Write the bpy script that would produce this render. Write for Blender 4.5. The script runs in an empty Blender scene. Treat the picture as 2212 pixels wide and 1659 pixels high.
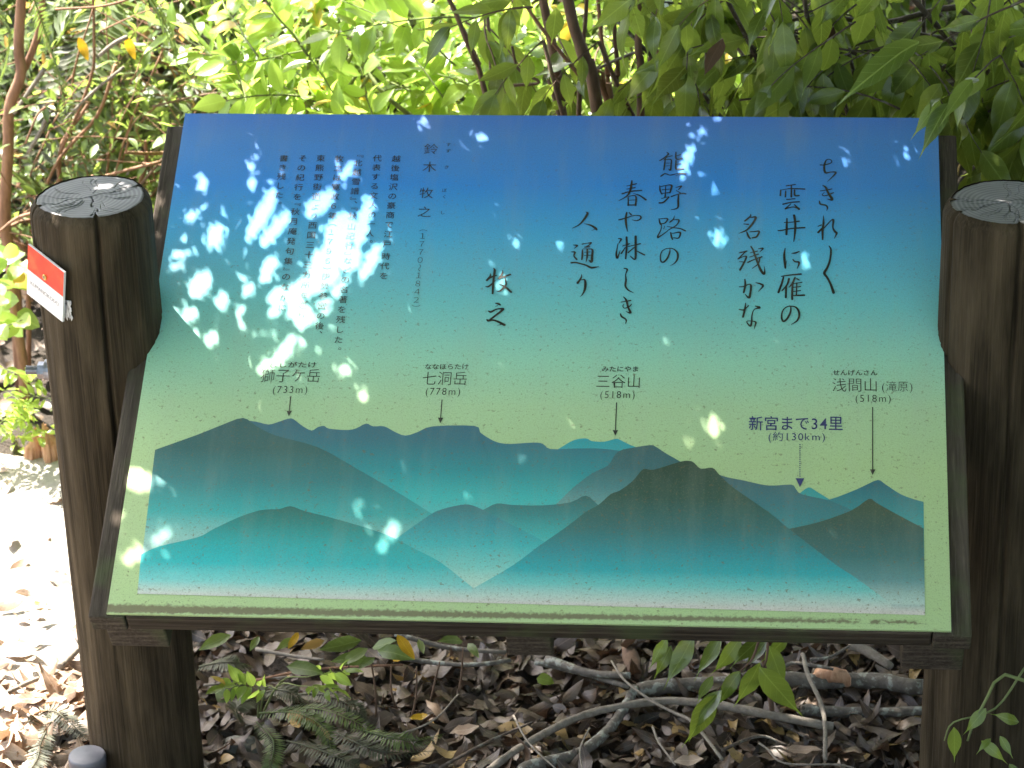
import bpy, math, random
import numpy as np
from mathutils import Vector, Matrix
random.seed(7); RNG = np.random.default_rng(7)
S_ = bpy.context.scene
COL = S_.collection

# ---------------------------------------------------------------- camera
CAM_R = np.array([[0.996192011608179, 0.0829758191586893, -0.026767320429848338],
                  [0.013871922410466083, -0.4539473511360014, -0.8909205195556145],
                  [-0.08607581412155041, 0.8871565903669726, -0.4533697590176918]])   # right, down, forward
CAM_O = np.array([0.342155554937293, -3.593522950431676, 2.8146117842750983])
FOC = 6441.58
ZB = 0.6                 # height of the board's lower edge
TH = 0.4982858776208262  # slope of the board
BW, BH = 1.2, 0.9262441783694888
cam = bpy.data.cameras.new('camera'); co = bpy.data.objects.new('camera', cam); COL.objects.link(co)
m = Matrix(((CAM_R[0][0], -CAM_R[1][0], -CAM_R[2][0], CAM_O[0]), (CAM_R[0][1], -CAM_R[1][1], -CAM_R[2][1], CAM_O[1]),
            (CAM_R[0][2], -CAM_R[1][2], -CAM_R[2][2], CAM_O[2]), (0, 0, 0, 1)))
co.matrix_world = m
cam.sensor_width = 36; cam.lens = 36 * FOC / 2212; cam.clip_start = .05; cam.clip_end = 500
cam.dof.use_dof = True; cam.dof.focus_distance = 4.4; cam.dof.aperture_fstop = 11
S_.camera = co

# ---------------------------------------------------------------- world, sun, exposure
SUN = Vector((-0.40, 0.42, 0.82)).normalized()
w = bpy.data.worlds.new('World'); S_.world = w; w.use_nodes = True
nt = w.node_tree; bg = nt.nodes['Background']
sky = nt.nodes.new('ShaderNodeTexSky'); sky.sky_type = 'NISHITA'; sky.sun_disc = False
sky.sun_elevation = math.asin(SUN.z); sky.sun_rotation = math.atan2(SUN.x, SUN.y)
sky.dust_density = 3.; sky.ozone_density = .6
hs = nt.nodes.new('ShaderNodeHueSaturation'); hs.inputs['Saturation'].default_value = .80; nt.links.new(sky.outputs[0], hs.inputs['Color'])   # a milky, humid sky
nt.links.new(hs.outputs[0], bg.inputs[0]); bg.inputs[1].default_value = 0.13
sl = bpy.data.lights.new('sun', 'SUN'); sl.energy = 5.0; sl.angle = math.radians(.5); sl.color = (1, .95, .87)
so = bpy.data.objects.new('sun', sl); COL.objects.link(so); so.rotation_euler = SUN.to_track_quat('Z', 'Y').to_euler()
S_.view_settings.view_transform = 'Standard'; S_.view_settings.look = 'None'; S_.view_settings.gamma = 1
S_.view_settings.use_curve_mapping = False
S_.view_settings.exposure = 2.97

# ---------------------------------------------------------------- measuring helpers
def ray(x, y): return np.array([(x - 1106) / FOC, (y - 829.5) / FOC, 1.]) @ CAM_R
def at_z(x, y, z=0.): d = ray(x, y); return CAM_O + d * (z - CAM_O[2]) / d[2]
def at_y(x, y, Y): d = ray(x, y); return CAM_O + d * (Y - CAM_O[1]) / d[1]
BN = np.array([0, -math.sin(TH), math.cos(TH)])
BV = np.array([0, math.cos(TH), math.sin(TH)])
B0 = np.array([0, 0, ZB])
def board_uv(x, y):
    d = ray(x, y); q = CAM_O + d * ((B0 - CAM_O) @ BN) / (d @ BN)
    return np.array([q[0], (q - B0) @ BV])
def project(P):
    q = (np.asarray(P) - CAM_O) @ CAM_R.T
    return np.stack([1106 + FOC * q[..., 0] / q[..., 2], 829.5 + FOC * q[..., 1] / q[..., 2]], -1)

# ---------------------------------------------------------------- object helpers
def thing(name, label, cat, loc=(0, 0, 0), group=None, kind=None):
    o = bpy.data.objects.new(name, None); COL.objects.link(o); o.location = loc; o.empty_display_size = .05
    o['label'] = label; o['category'] = cat
    if group: o['group'] = group
    if kind: o['kind'] = kind
    return o
def tag(o, label, cat=None, group=None, kind=None):
    o['label'] = label
    if cat: o['category'] = cat
    if group: o['group'] = group
    if kind: o['kind'] = kind
    return o
def link(name, me, parent=None, mat=None):
    o = bpy.data.objects.new(name, me); COL.objects.link(o)
    if parent: o.parent = parent
    if mat and not me.materials: me.materials.append(mat)
    return o
def mesh(name, V, F, mat=None, uv=None, smooth=True, tint=None):
    me = bpy.data.meshes.new(name)
    V = np.asarray(V, dtype=np.float32)
    if isinstance(F, np.ndarray):
        k = F.shape[1]; me.vertices.add(len(V)); me.vertices.foreach_set('co', V.ravel())
        me.loops.add(F.size); me.loops.foreach_set('vertex_index', F.astype(np.int32).ravel())
        me.polygons.add(len(F)); me.polygons.foreach_set('loop_start', np.arange(0, F.size, k, dtype=np.int32))
        me.update(calc_edges=True)
    else:
        me.from_pydata(V.tolist(), [], F)
    if uv is not None:
        l = me.uv_layers.new(name='UVMap'); li = np.zeros(len(me.loops), dtype=np.int32); me.loops.foreach_get('vertex_index', li)
        l.data.foreach_set('uv', np.asarray(uv, dtype=np.float32)[li].ravel())
    if smooth: me.polygons.foreach_set('use_smooth', np.ones(len(me.polygons), dtype=bool))
    if mat: me.materials.append(mat)
    me.validate(); return me
def origin_shift(o, loc):
    """put the object's origin at loc (its mesh must not be shared)"""
    o.data.transform(Matrix.Translation(-Vector(loc))); o.location = loc

# ---------------------------------------------------------------- material helpers
def new_mat(name):
    m = bpy.data.materials.new(name); m.use_nodes = True; n = m.node_tree
    return m, n, n.nodes['Principled BSDF'], n.nodes['Material Output']
def N(n, t, **kw):
    a = n.nodes.new(t)
    for k, v in kw.items():
        if k in a.inputs: a.inputs[k].default_value = v
        else: setattr(a, k, v)
    return a
def ramp(n, stops, fac=None, interp='LINEAR'):
    r = n.nodes.new('ShaderNodeValToRGB'); r.color_ramp.interpolation = interp
    e = r.color_ramp.elements
    while len(e) < len(stops): e.new(.5)
    for el, (p, c) in zip(e, stops):
        el.position = p; el.color = (*c, 1) if len(c) == 3 else c
    if fac is not None: n.links.new(fac, r.inputs[0])
    return r
def mapping(n, scale, coord='Object'):
    t = n.nodes.new('ShaderNodeTexCoord'); mp = n.nodes.new('ShaderNodeMapping'); mp.inputs['Scale'].default_value = scale
    n.links.new(t.outputs[coord], mp.inputs[0]); return mp.outputs[0]
def noise(n, vec, scale, detail=4, rough=.55, dist=0):
    a = N(n, 'ShaderNodeTexNoise'); a.inputs['Scale'].default_value = scale; a.inputs['Detail'].default_value = detail
    a.inputs['Roughness'].default_value = rough; a.inputs['Distortion'].default_value = dist
    if vec is not None: n.links.new(vec, a.inputs['Vector'])
    return a.outputs['Fac']
def mixc(n, f, a, b, mode='MIX'):
    x = n.nodes.new('ShaderNodeMix'); x.data_type = 'RGBA'; x.blend_type = mode
    for i, v in ((0, f), (6, a), (7, b)):
        if isinstance(v, bpy.types.NodeSocket): n.links.new(v, x.inputs[i])
        elif i == 0: x.inputs[0].default_value = v
        else: x.inputs[i].default_value = (*v, 1)
    return x.outputs[2]
def math_(n, op, a, b=0.):
    x = n.nodes.new('ShaderNodeMath'); x.operation = op
    for i, v in enumerate((a, b)):
        if isinstance(v, bpy.types.NodeSocket): n.links.new(v, x.inputs[i])
        else: x.inputs[i].default_value = v
    return x.outputs[0]
def bump(n, h, strength, dist, bsdf):
    b = n.nodes.new('ShaderNodeBump'); b.inputs['Strength'].default_value = strength; b.inputs['Distance'].default_value = dist
    n.links.new(h, b.inputs['Height']); n.links.new(b.outputs[0], bsdf.inputs['Normal'])
def srgb(r, g, b):
    f = lambda c: (c / 12.92 if c <= .04045 else ((c + .055) / 1.055) ** 2.4)
    return (f(r / 255), f(g / 255), f(b / 255))

def wood_mat(name, dark, mid, light, along=(60, 60, 3), bstr=.6, moss=0.):
    m, n, b, _ = new_mat(name)
    v = mapping(n, along)
    f1 = noise(n, v, 3, 6, .65, .3); f2 = noise(n, mapping(n, (4, 4, 2.5)), 2, 4)
    r = ramp(n, [(.3, dark), (.52, mid), (.75, light)], f1)
    c = mixc(n, math_(n, 'MULTIPLY', f2, .8), r.outputs[0], tuple(x * .55 for x in mid), 'MIX')
    big = ramp(n, [(.45, (0, 0, 0)), (.70, (.55,) * 3)], noise(n, mapping(n, (along[0] * .06, along[1] * .06, along[2] * .5)), 4, 4, .6))
    c = mixc(n, big.outputs[0], c, tuple(min(1, x * 1.25) for x in light))
    if moss:
        mm = ramp(n, [(.52, (0, 0, 0)), (.68, (moss,) * 3)], noise(n, mapping(n, (1, 1, 1)), 9, 5))
        c = mixc(n, mm.outputs[0], c, (.06, .075, .03))
    n.links.new(c, b.inputs['Base Color']); b.inputs['Roughness'].default_value = .85; b.inputs['Specular IOR Level'].default_value = .12
    bump(n, f1, bstr, .004, b); return m
M_POST = wood_mat('weathered_post_wood', (.013, .009, .005), (.040, .0285, .016), (.088, .064, .038), (110, 110, 2.0), .6)
M_RAIL = wood_mat('weathered_rail_wood', (.02, .015, .011), (.055, .042, .031), (.12, .095, .072), (80, 5, 80), .5, .5)
M_RAILX = wood_mat('weathered_cross_rail_wood', (.014, .011, .008), (.040, .030, .021), (.09, .07, .05), (5, 80, 80), .5, .6)

def endgrain_mat():
    m, n, b, _ = new_mat('post_end_grain')
    v = mapping(n, (1, 1, 1)); s = n.nodes.new('ShaderNodeVectorMath'); s.operation = 'LENGTH'
    nn = n.nodes.new('ShaderNodeTexNoise'); nn.inputs['Scale'].default_value = 12; n.links.new(v, nn.inputs['Vector'])
    ad = n.nodes.new('ShaderNodeVectorMath'); ad.operation = 'MULTIPLY_ADD'; n.links.new(nn.outputs['Color'], ad.inputs[0]); ad.inputs[1].default_value = (.006, .006, 0)
    n.links.new(v, ad.inputs[2]); n.links.new(ad.outputs[0], s.inputs[0])
    r1 = math_(n, 'SINE', math_(n, 'MULTIPLY', s.outputs['Value'], 900))
    r2 = math_(n, 'MULTIPLY_ADD', r1, .5); n.nodes[-1].inputs[2].default_value = .5
    f2 = noise(n, v, 25, 6, .7)
    c = ramp(n, [(.15, (.075, .070, .072)), (.5, (.11, .104, .108)), (.85, (.17, .16, .165))], math_(n, 'MULTIPLY', math_(n, 'ADD', r2, f2), .5))
    n.links.new(c.outputs[0], b.inputs['Base Color']); b.inputs['Roughness'].default_value = .6
    bump(n, r2, .12, .0006, b); return m
M_END = endgrain_mat()

def simple_mat(name, col, rough=.5, metal=0., var=0., spec=.5):
    m, n, b, _ = new_mat(name)
    b.inputs['Roughness'].default_value = rough; b.inputs['Metallic'].default_value = metal
    b.inputs['Specular IOR Level'].default_value = spec
    f = noise(n, mapping(n, (1, 1, 1)), 60, 4)
    r = ramp(n, [(.3, tuple(c * (1 - var) for c in col)), (.7, tuple(min(1, c * (1 + var)) for c in col))], f)
    n.links.new(r.outputs[0], b.inputs['Base Color']); return m

def leaf_mat(name, base, base2, trans, tfac=.45, rough=.35, spots=0., dark=.6, vein=.6, spec=.5, odd=None):
    """leaf with a light midrib and side veins; light passes through the blade"""
    m, n, b, out = new_mat(name)
    g = n.nodes.new('ShaderNodeNewGeometry'); oi = n.nodes.new('ShaderNodeObjectInfo')
    rnd = math_(n, 'FRACT', math_(n, 'ADD', g.outputs['Random Per Island'], oi.outputs['Random']))
    c = ramp(n, [(0, tuple(x * dark for x in base)), (.5, base), (1, base2)], rnd).outputs[0]
    t2 = ramp(n, [(0, tuple(x * .7 for x in trans)), (1, trans)], rnd).outputs[0]
    if odd:
        k = math_(n, 'GREATER_THAN', rnd, odd[0]); c = mixc(n, k, c, odd[1]); t2 = mixc(n, k, t2, odd[2])
    uv = n.nodes.new('ShaderNodeUVMap'); sx = n.nodes.new('ShaderNodeSeparateXYZ'); n.links.new(uv.outputs[0], sx.inputs[0])
    av = math_(n, 'ABSOLUTE', sx.outputs[1])
    mid = math_(n, 'LESS_THAN', av, .05)
    sv = math_(n, 'LESS_THAN', math_(n, 'FRACT', math_(n, 'SUBTRACT', math_(n, 'MULTIPLY', sx.outputs[0], 8.), math_(n, 'MULTIPLY', av, 1.6))), .12)
    vv = math_(n, 'MAXIMUM', mid, math_(n, 'MULTIPLY', sv, .35))
    c = mixc(n, math_(n, 'MULTIPLY', vv, vein), c, tuple(min(1, x * 2.2) for x in base2))
    nz = noise(n, mapping(n, (1, 1, 1)), 45, 4)
    if spots:
        sp = ramp(n, [(.60, (0, 0, 0)), (.66, (spots,) * 3)], noise(n, mapping(n, (1, 1, 1)), 150, 2))
        c = mixc(n, sp.outputs[0], c, (.08, .045, .015)); t2 = mixc(n, sp.outputs[0], t2, (.03, .01, .0))
    c = mixc(n, math_(n, 'MULTIPLY', nz, .35), c, tuple(x * .5 for x in base))
    n.links.new(c, b.inputs['Base Color']); b.inputs['Roughness'].default_value = rough
    b.inputs['Specular IOR Level'].default_value = spec
    bump(n, math_(n, 'ADD', vv, nz), .25, .001, b)
    tr = n.nodes.new('ShaderNodeBsdfTranslucent'); n.links.new(t2, tr.inputs[0])
    mx = n.nodes.new('ShaderNodeMixShader'); mx.inputs[0].default_value = tfac
    n.links.new(b.outputs[0], mx.inputs[1]); n.links.new(tr.outputs[0], mx.inputs[2]); n.links.new(mx.outputs[0], out.inputs[0])
    return m
L_BRIGHT = leaf_mat('fresh_leaf', (.14, .22, .035), (.22, .31, .06), (.58, .78, .13), .56, .3, dark=.75, odd=(.975, (.45, .30, .05), (.6, .4, .05)))
L_POINT = leaf_mat('pointed_evergreen_leaf', (.065, .11, .024), (.15, .195, .045), (.36, .47, .06), .43, .2, spots=.35, dark=.42, odd=(.996, (.20, .09, .04), (.3, .12, .04)))
L_THICK = leaf_mat('thicket_leaf', (.09, .145, .035), (.16, .20, .06), (.34, .46, .08), .45, .4, dark=.6, odd=(.965, (.34, .20, .07), (.5, .3, .08)))
L_DEEP = leaf_mat('deep_leaf', (.07, .12, .025), (.12, .17, .035), (.30, .44, .06), .4, .35, dark=.6)
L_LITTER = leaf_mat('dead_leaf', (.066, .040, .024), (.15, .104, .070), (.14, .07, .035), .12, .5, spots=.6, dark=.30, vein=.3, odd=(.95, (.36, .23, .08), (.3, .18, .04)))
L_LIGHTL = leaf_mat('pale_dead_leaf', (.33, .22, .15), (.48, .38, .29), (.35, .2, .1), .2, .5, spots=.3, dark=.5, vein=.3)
L_YELLOW = leaf_mat('yellow_leaf', (.60, .34, .02), (.70, .42, .03), (.6, .35, .02), .35, .4, spots=1., dark=.9, vein=.3)
L_FERN = leaf_mat('fern_leaf', (.09, .13, .035), (.15, .19, .06), (.22, .30, .06), .4, .5, dark=.6, vein=0)
L_DRYFERN = leaf_mat('dry_fern_leaf', (.08, .085, .045), (.13, .125, .075), (.10, .10, .04), .3, .6, dark=.5, vein=0)
def bark(name, a, b_, sc=(20, 20, 6), spots=0.):
    m, n, b, _ = new_mat(name)
    f = noise(n, mapping(n, sc), 3, 6, .65)
    c = ramp(n, [(.3, a), (.7, b_)], f).outputs[0]
    if spots:
        sp = ramp(n, [(.55, (0, 0, 0)), (.62, (spots,) * 3)], noise(n, mapping(n, (1, 1, 1)), 60, 4))
        c = mixc(n, sp.outputs[0], c, (.32, .33, .28))
    n.links.new(c, b.inputs['Base Color']); b.inputs['Roughness'].default_value = .85
    bump(n, f, .8, .004, b); return m
K_BROWN = bark('brown_stem_bark', (.07, .04, .025), (.17, .10, .06))
K_RED = bark('reddish_stem_bark', (.14, .065, .035), (.28, .15, .085))
K_GREY = bark('grey_lichen_bark', (.07, .058, .045), (.17, .145, .12), (20, 20, 20), .7)
K_PALE = bark('pale_dead_wood', (.13, .105, .08), (.24, .205, .165), (30, 30, 30))
K_DARK = bark('dark_dead_wood', (.035, .025, .018), (.10, .07, .05), (25, 25, 25), .3)
K_GREEN = bark('green_twig_bark', (.10, .13, .04), (.18, .20, .07))
K_ORANGE = bark('broken_orange_wood', (.30, .13, .06), (.55, .33, .20), (40, 40, 8))
K_STONE = bark('mossy_stone', (.06, .06, .05), (.20, .19, .16), (9, 9, 9), .3)

# ---------------------------------------------------------------- geometry generators
def catmull(P, k=4):
    P = np.asarray(P, float); 
    if len(P) < 3: 
        t = np.linspace(0, 1, k * (len(P) - 1) + 1)[:, None]; return P[0] * (1 - t) + P[-1] * t
    Q = np.vstack([2 * P[0] - P[1], P, 2 * P[-1] - P[-2]]); out = []
    for i in range(1, len(Q) - 2):
        a, b, c, d = Q[i - 1:i + 3]
        for j in range(k):
            t = j / k
            out.append(.5 * ((2 * b) + (c - a) * t + (2 * a - 5 * b + 4 * c - d) * t * t + (3 * b - a - 3 * c + d) * t ** 3))
    out.append(P[-1]); return np.array(out)
def tube_np(P, R, sides=6, knob=0.):
    P = np.asarray(P, float); n_ = len(P); R = np.interp(np.linspace(0, 1, n_), np.linspace(0, 1, len(R)), R)
    T = np.gradient(P, axis=0); T /= np.linalg.norm(T, axis=1)[:, None] + 1e-9
    ref = np.array([0, 0, 1.]) if abs(T[0][2]) < .8 else np.array([1., 0, 0])
    V = []
    u = np.cross(T[0], ref); u /= np.linalg.norm(u)
    ang = np.arange(sides) * 2 * math.pi / sides
    for i in range(n_):
        u = u - T[i] * (u @ T[i]); u /= np.linalg.norm(u) + 1e-9; v = np.cross(T[i], u)
        r = R[i] * (1 + knob * RNG.uniform(-1, 1, sides))
        V.append(P[i] + (np.cos(ang) * r)[:, None] * u + (np.sin(ang) * r)[:, None] * v)
    V = np.vstack(V + [P[0][None], P[-1][None]])
    F = []
    for i in range(n_ - 1):
        for j in range(sides):
            a = i * sides + j; b = i * sides + (j + 1) % sides
            F.append((a, b, b + sides, a + sides))
    c0, c1 = n_ * sides, n_ * sides + 1
    F3 = [(c0, (j + 1) % sides, j) for j in range(sides)] + [(c1, (n_ - 1) * sides + j, (n_ - 1) * sides + (j + 1) % sides) for j in range(sides)]
    return V, F + F3
class Geo:
    def __init__(s): s.V = []; s.F = []; s.n = 0
    def add(s, V, F):
        s.V.append(np.asarray(V)); s.F += [tuple(i + s.n for i in f) for f in F]; s.n += len(V)
    def build(s, name, mat, parent=None, smooth=True, loc=None):
        o = link(name, mesh(name, np.vstack(s.V), s.F, mat, smooth=smooth), parent)
        if loc is not None: origin_shift(o, loc)
        return o
def box_np(lo, hi, bev=0.):
    x0, y0, z0 = lo; x1, y1, z1 = hi
    V = np.array([(x, y, z) for z in (z0, z1) for y in (y0, y1) for x in (x0, x1)], float)
    return V, [(0, 2, 3, 1), (4, 5, 7, 6), (0, 1, 5, 4), (2, 6, 7, 3), (0, 4, 6, 2), (1, 3, 7, 5)]

# leaves: unit length along +X, normal +Z
def leaf_np(shape='oval', W=.42, seg=6, fold=.25, curl=.25, twist=0., wave=0., seed=0):
    r = np.random.default_rng(seed)
    t = np.linspace(0, 1, seg + 1)
    if shape == 'oval': w = np.sin(np.pi * t ** .85) ** .8
    elif shape == 'drip': w = np.where(t < .72, np.sin(np.pi * np.clip(t / .80, 0, 1) ** .85) ** .9, 0); tail = (1 - t) / .28 * np.sin(np.pi * .9 ** .85) ** .9 * .9; w = np.where(t >= .72, np.minimum(tail, 1) * .85 * (1 - t) ** .2, w)
    elif shape == 'round': w = np.sin(np.pi * t ** .7) ** .6
    else: w = np.sin(np.pi * t ** .8)
    w[0] = .03; w[-1] = 0.0
    w = w * W / 2
    x = t; z = -curl * t ** 2 + wave * np.sin(t * 7 + seed) * .05
    V = []; U = []
    for i in range(seg + 1):
        a = twist * t[i]
        e = wave * r.uniform(-.05, .05, 2)
        V += [(x[i], w[i] * math.cos(a), z[i] + w[i] * (fold + math.sin(a)) + e[0]), (x[i], 0, z[i]), (x[i], -w[i] * math.cos(a), z[i] + w[i] * (fold - math.sin(a)) + e[1])]
        U += [(t[i], w[i] / (W / 2)), (t[i], 0), (t[i], -w[i] / (W / 2))]
    F = []
    for i in range(seg):
        a = 3 * i; F += [(a, a + 3, a + 4, a + 1), (a + 1, a + 4, a + 5, a + 2)]
    return np.array(V, float), np.array(F), np.array(U)
LEAVES = {}
def leafset(key, mat, **kw):
    """a few variants of one kind of leaf, each a mesh shared by many leaves"""
    out = []
    for i in range(4):
        k = dict(kw); k['fold'] = k.get('fold', .25) * random.uniform(.5, 1.4); k['curl'] = k.get('curl', .25) * random.uniform(.3, 1.7)
        k['twist'] = random.uniform(-1, 1) * k.get('twist', .3); k['W'] = k['W'] * random.uniform(.88, 1.12)
        V, F, U = leaf_np(seed=i + 1, **k)
        me = mesh('leaf_blade', V, F, mat, U); out.append((V, F, U, me))
    LEAVES[key] = (out, mat)
leafset('bright', L_BRIGHT, shape='oval', W=.52, seg=6, fold=.3, curl=.25, wave=.3)
leafset('point', L_POINT, shape='drip', W=.34, seg=10, fold=.22, curl=.3, wave=.5, twist=.5)
leafset('thick', L_THICK, shape='oval', W=.40, seg=4, fold=.3, curl=.3, wave=.5)
leafset('deep', L_DEEP, shape='oval', W=.46, seg=3, fold=.3, curl=.3)
leafset('canopy', L_DEEP, shape='oval', W=.5, seg=2, fold=.1, curl=.1, twist=.05)
leafset('litter', L_LITTER, shape='oval', W=.40, seg=6, fold=.28, curl=.35, wave=1.0, twist=.9)
leafset('pale', L_LIGHTL, shape='oval', W=.40, seg=6, fold=.28, curl=.35, wave=1.0, twist=.9)
leafset('round', L_BRIGHT, shape='round', W=.78, seg=6, fold=.15, curl=.2, wave=.4)
leafset('yellow', L_YELLOW, shape='oval', W=.40, seg=8, fold=.3, curl=.2, wave=.8)

def frame_mat(p, d, up, s):
    """location, unit leaf direction, wanted normal, size -> 4x4"""
    d = np.asarray(d, float); d = d / (np.linalg.norm(d) + 1e-9)
    y = np.cross(up, d); k = np.linalg.norm(y)
    if k < 1e-3: y = np.cross((1, .3, 0), d); k = np.linalg.norm(y)
    y /= k; z = np.cross(d, y)
    M = np.eye(4); M[:3, 0] = d * s; M[:3, 1] = y * s; M[:3, 2] = z * s; M[:3, 3] = p
    return M
def stuff_leaves(name, mats, key, parent=None, loc=(0, 0, 0)):
    out, mat = LEAVES[key]; Vs = []; Fs = []; Us = []; n_ = 0
    by = [[] for _ in out]
    for i, M in enumerate(mats): by[i % len(out)].append(M)
    for (V, F, U, me), Ms in zip(out, by):
        if not Ms: continue
        A = np.array(Ms); q = np.einsum('nij,vj->nvi', A[:, :3, :3], V) + A[:, None, :3, 3]
        k = len(Ms); Vs.append(q.reshape(-1, 3)); Us.append(np.tile(U, (k, 1)))
        Fs.append((F[None] + (np.arange(k) * len(V))[:, None, None]).reshape(-1, 4) + n_); n_ += k * len(V)
    me = mesh(name, np.vstack(Vs) - np.asarray(loc), np.vstack(Fs), mat, np.vstack(Us))
    o = link(name, me, parent)
    if parent is None: o.location = loc
    o['kind'] = 'stuff'; return o
class Plant:
    def __init__(s, name, label, base, key, stem_mat, cat, group=None, nparts=300):
        s.base = np.asarray(base, float); s.o = thing(name, label, cat, tuple(base), group); s.key = key; s.mat = stem_mat
        s.leaves = []; s.np = nparts; s.extra = []; s.twigs = Geo(); s.nb = 0
    def stem(s, P, R, sides=6, name='stem', k=4, mat=None):
        V, F = tube_np(catmull(P, k), R, sides, .06)
        link(name, mesh(name, V - s.base, F, mat or s.mat), s.o); s.nb += 1
    def leaf(s, p, d, up, size, key=None):
        M = frame_mat(p, d, up, size)
        (s.leaves if key is None else s.extra).append(M if key is None else (M, key))
    def twig(s, p, d, L, n, size, droop=.2, opp=False, hang=0., r=.0022, up=(0, 0, 1), spread=1., part=False, side=.9):
        p = np.asarray(p, float); d = np.asarray(d, float); d /= np.linalg.norm(d)
        P = [p]; dd = d.copy(); k = 7
        for i in range(k):
            dd = dd + np.array([RNG.normal(0, .09), RNG.normal(0, .09), -droop / k]); dd /= np.linalg.norm(dd); P.append(P[-1] + dd * L / k)
        P = np.array(P)
        V, F = tube_np(P, [r, r * .4], 4)
        if part: link('twig', mesh('twig', V - s.base, F, s.mat), s.o)
        else: s.twigs.add(V - s.base, F)
        ph = RNG.uniform(0, 6.28)
        for i in range(n):
            t = .18 + .82 * (i + .5) / n; q = np.array([np.interp(t * k, np.arange(k + 1), P[:, j]) for j in range(3)])
            tg = P[min(k, int(t * k) + 1)] - P[int(min(t * k, k - 1))]; tg /= np.linalg.norm(tg)
            a1 = np.cross(tg, up); a1 /= np.linalg.norm(a1) + 1e-6; a2 = np.cross(a1, tg)
            for sg in ((1, -1) if opp else (1 if i % 2 else -1,)):
                an = ph * .25 + RNG.normal(0, .35); sd = a1 * math.cos(an) * sg + a2 * math.sin(an) * sg
                ld = tg * RNG.uniform(.3, .8) + sd * side * spread + np.array([0, 0, -hang * RNG.uniform(.5, 1.4)])
                ld /= np.linalg.norm(ld); sz = size * RNG.uniform(.65, 1.15) * (1 - .25 * abs(t - .55))
                upv = np.asarray(up) + RNG.normal(0, .38, 3)
                s.leaf(q + ld * .004, ld, upv, sz)
        ld = P[-1] - P[-2]; s.leaf(P[-1], ld + np.array([0, 0, -hang * .6]) * np.linalg.norm(ld), np.asarray(up) + RNG.normal(0, .3, 3), size)
        return P[-1]
    def done(s, leaf_name='leaf', stuff='leaf_mass'):
        if s.twigs.n: s.twigs.build('twigs', s.mat, s.o)['kind'] = 'stuff'
        out, mat = LEAVES[s.key]
        A = s.leaves
        if A:
            P = np.array([M[:3, 3] for M in A]); px = project(P); dist = np.linalg.norm(P - CAM_O, axis=1)
            inside = (px[:, 0] > -40) & (px[:, 0] < 2252) & (px[:, 1] > -40) & (px[:, 1] < 1700)
            behind = (P[:, 1] > .1) & (px[:, 0] > 420) & (px[:, 0] < 2020) & (px[:, 1] > 285) & (px[:, 1] < 1330) & (P[:, 2] < ZB + .05 + np.clip(P[:, 1], 0, .82) * .544)
            size = np.array([np.linalg.norm(M[:3, 0]) for M in A]) / dist
            sc = np.where(inside & ~behind, 1000, 0) + size * 1000 - dist * .5
            order = np.argsort(-sc)
            for c, i in enumerate(order[:s.np]):
                M = A[i].copy(); M[:3, 3] -= s.base
                o = bpy.data.objects.new(leaf_name, out[c % len(out)][3]); o.parent = s.o; o.matrix_basis = Matrix(M.tolist()); COL.objects.link(o)
            rest = order[s.np:]
            if len(rest): stuff_leaves(stuff, [A[i] for i in rest], s.key, s.o, tuple(s.base))
        for M, key in s.extra:
            M = M.copy(); M[:3, 3] -= s.base
            o = bpy.data.objects.new(leaf_name, LEAVES[key][0][0][3]); o.parent = s.o; o.matrix_basis = Matrix(M.tolist()); COL.objects.link(o)
            if key == 'yellow': o['label'] = 'yellow leaf with brown spots'
            if key == 'litter': o['label'] = 'withered brown leaf'
        return s.o

# ---------------------------------------------------------------- ground and path
def gh(x, y):
    """ground height"""
    x = np.asarray(x, float); y = np.asarray(y, float)
    h = .012 * np.sin(x * 5.1 + 1) * np.sin(y * 4.3) + .008 * np.sin(x * 11 + y * 7) + .006 * np.sin(x * 23 - y * 17)
    h = h + .30 * np.clip(-y - .6, 0, 2.4) + .05 * np.clip(np.abs(x) - 3, 0, 30) ** 1.1 + .06 * np.clip(y - 2.5, 0, 60) ** 1.05
    return h
def sheet(name, xs, ys, mat, off=0., edge=None):
    X, Y = np.meshgrid(xs, ys); Z = gh(X, Y) + off
    V = np.stack([X, Y, Z], -1).reshape(-1, 3); nx = len(xs); ny = len(ys)
    i = (np.arange(ny - 1)[:, None] * nx + np.arange(nx - 1)[None]).ravel()
    F = np.stack([i, i + 1, i + nx + 1, i + nx], 1)
    if edge is not None:
        c = V[F].mean(1); F = F[edge(c[:, 0], c[:, 1])]
    o = link(name, mesh(name, V, F, mat)); o['kind'] = 'structure'; return o
def soil_mat(name, a, b_, sc=14):
    m, n, b, _ = new_mat(name); v = mapping(n, (1, 1, 1))
    f = noise(n, v, sc, 8, .7); f2 = noise(n, v, sc * 9, 5, .7)
    c = ramp(n, [(.3, a), (.7, b_)], math_(n, 'MULTIPLY', math_(n, 'ADD', f, f2), .5))
    n.links.new(c.outputs[0], b.inputs['Base Color']); b.inputs['Roughness'].default_value = .95
    bump(n, math_(n, 'ADD', f, f2), 1., .02, b); return m
xs = np.concatenate([-np.geomspace(60, 3.1, 20), np.arange(-3, 3.01, .04), np.geomspace(3.1, 60, 20)])
ys = np.concatenate([-np.geomspace(40, 3.1, 16), np.arange(-3, 5.01, .04), np.geomspace(5.1, 80, 20)])
sheet('ground', xs, ys, soil_mat('forest_soil', (.02, .015, .01), (.075, .052, .035)))['label'] = 'dark forest soil under the leaf litter'
px0 = lambda y: -.80 - .03 * np.sin(y * 2.2) - .02 * np.sin(y * 29)
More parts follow.
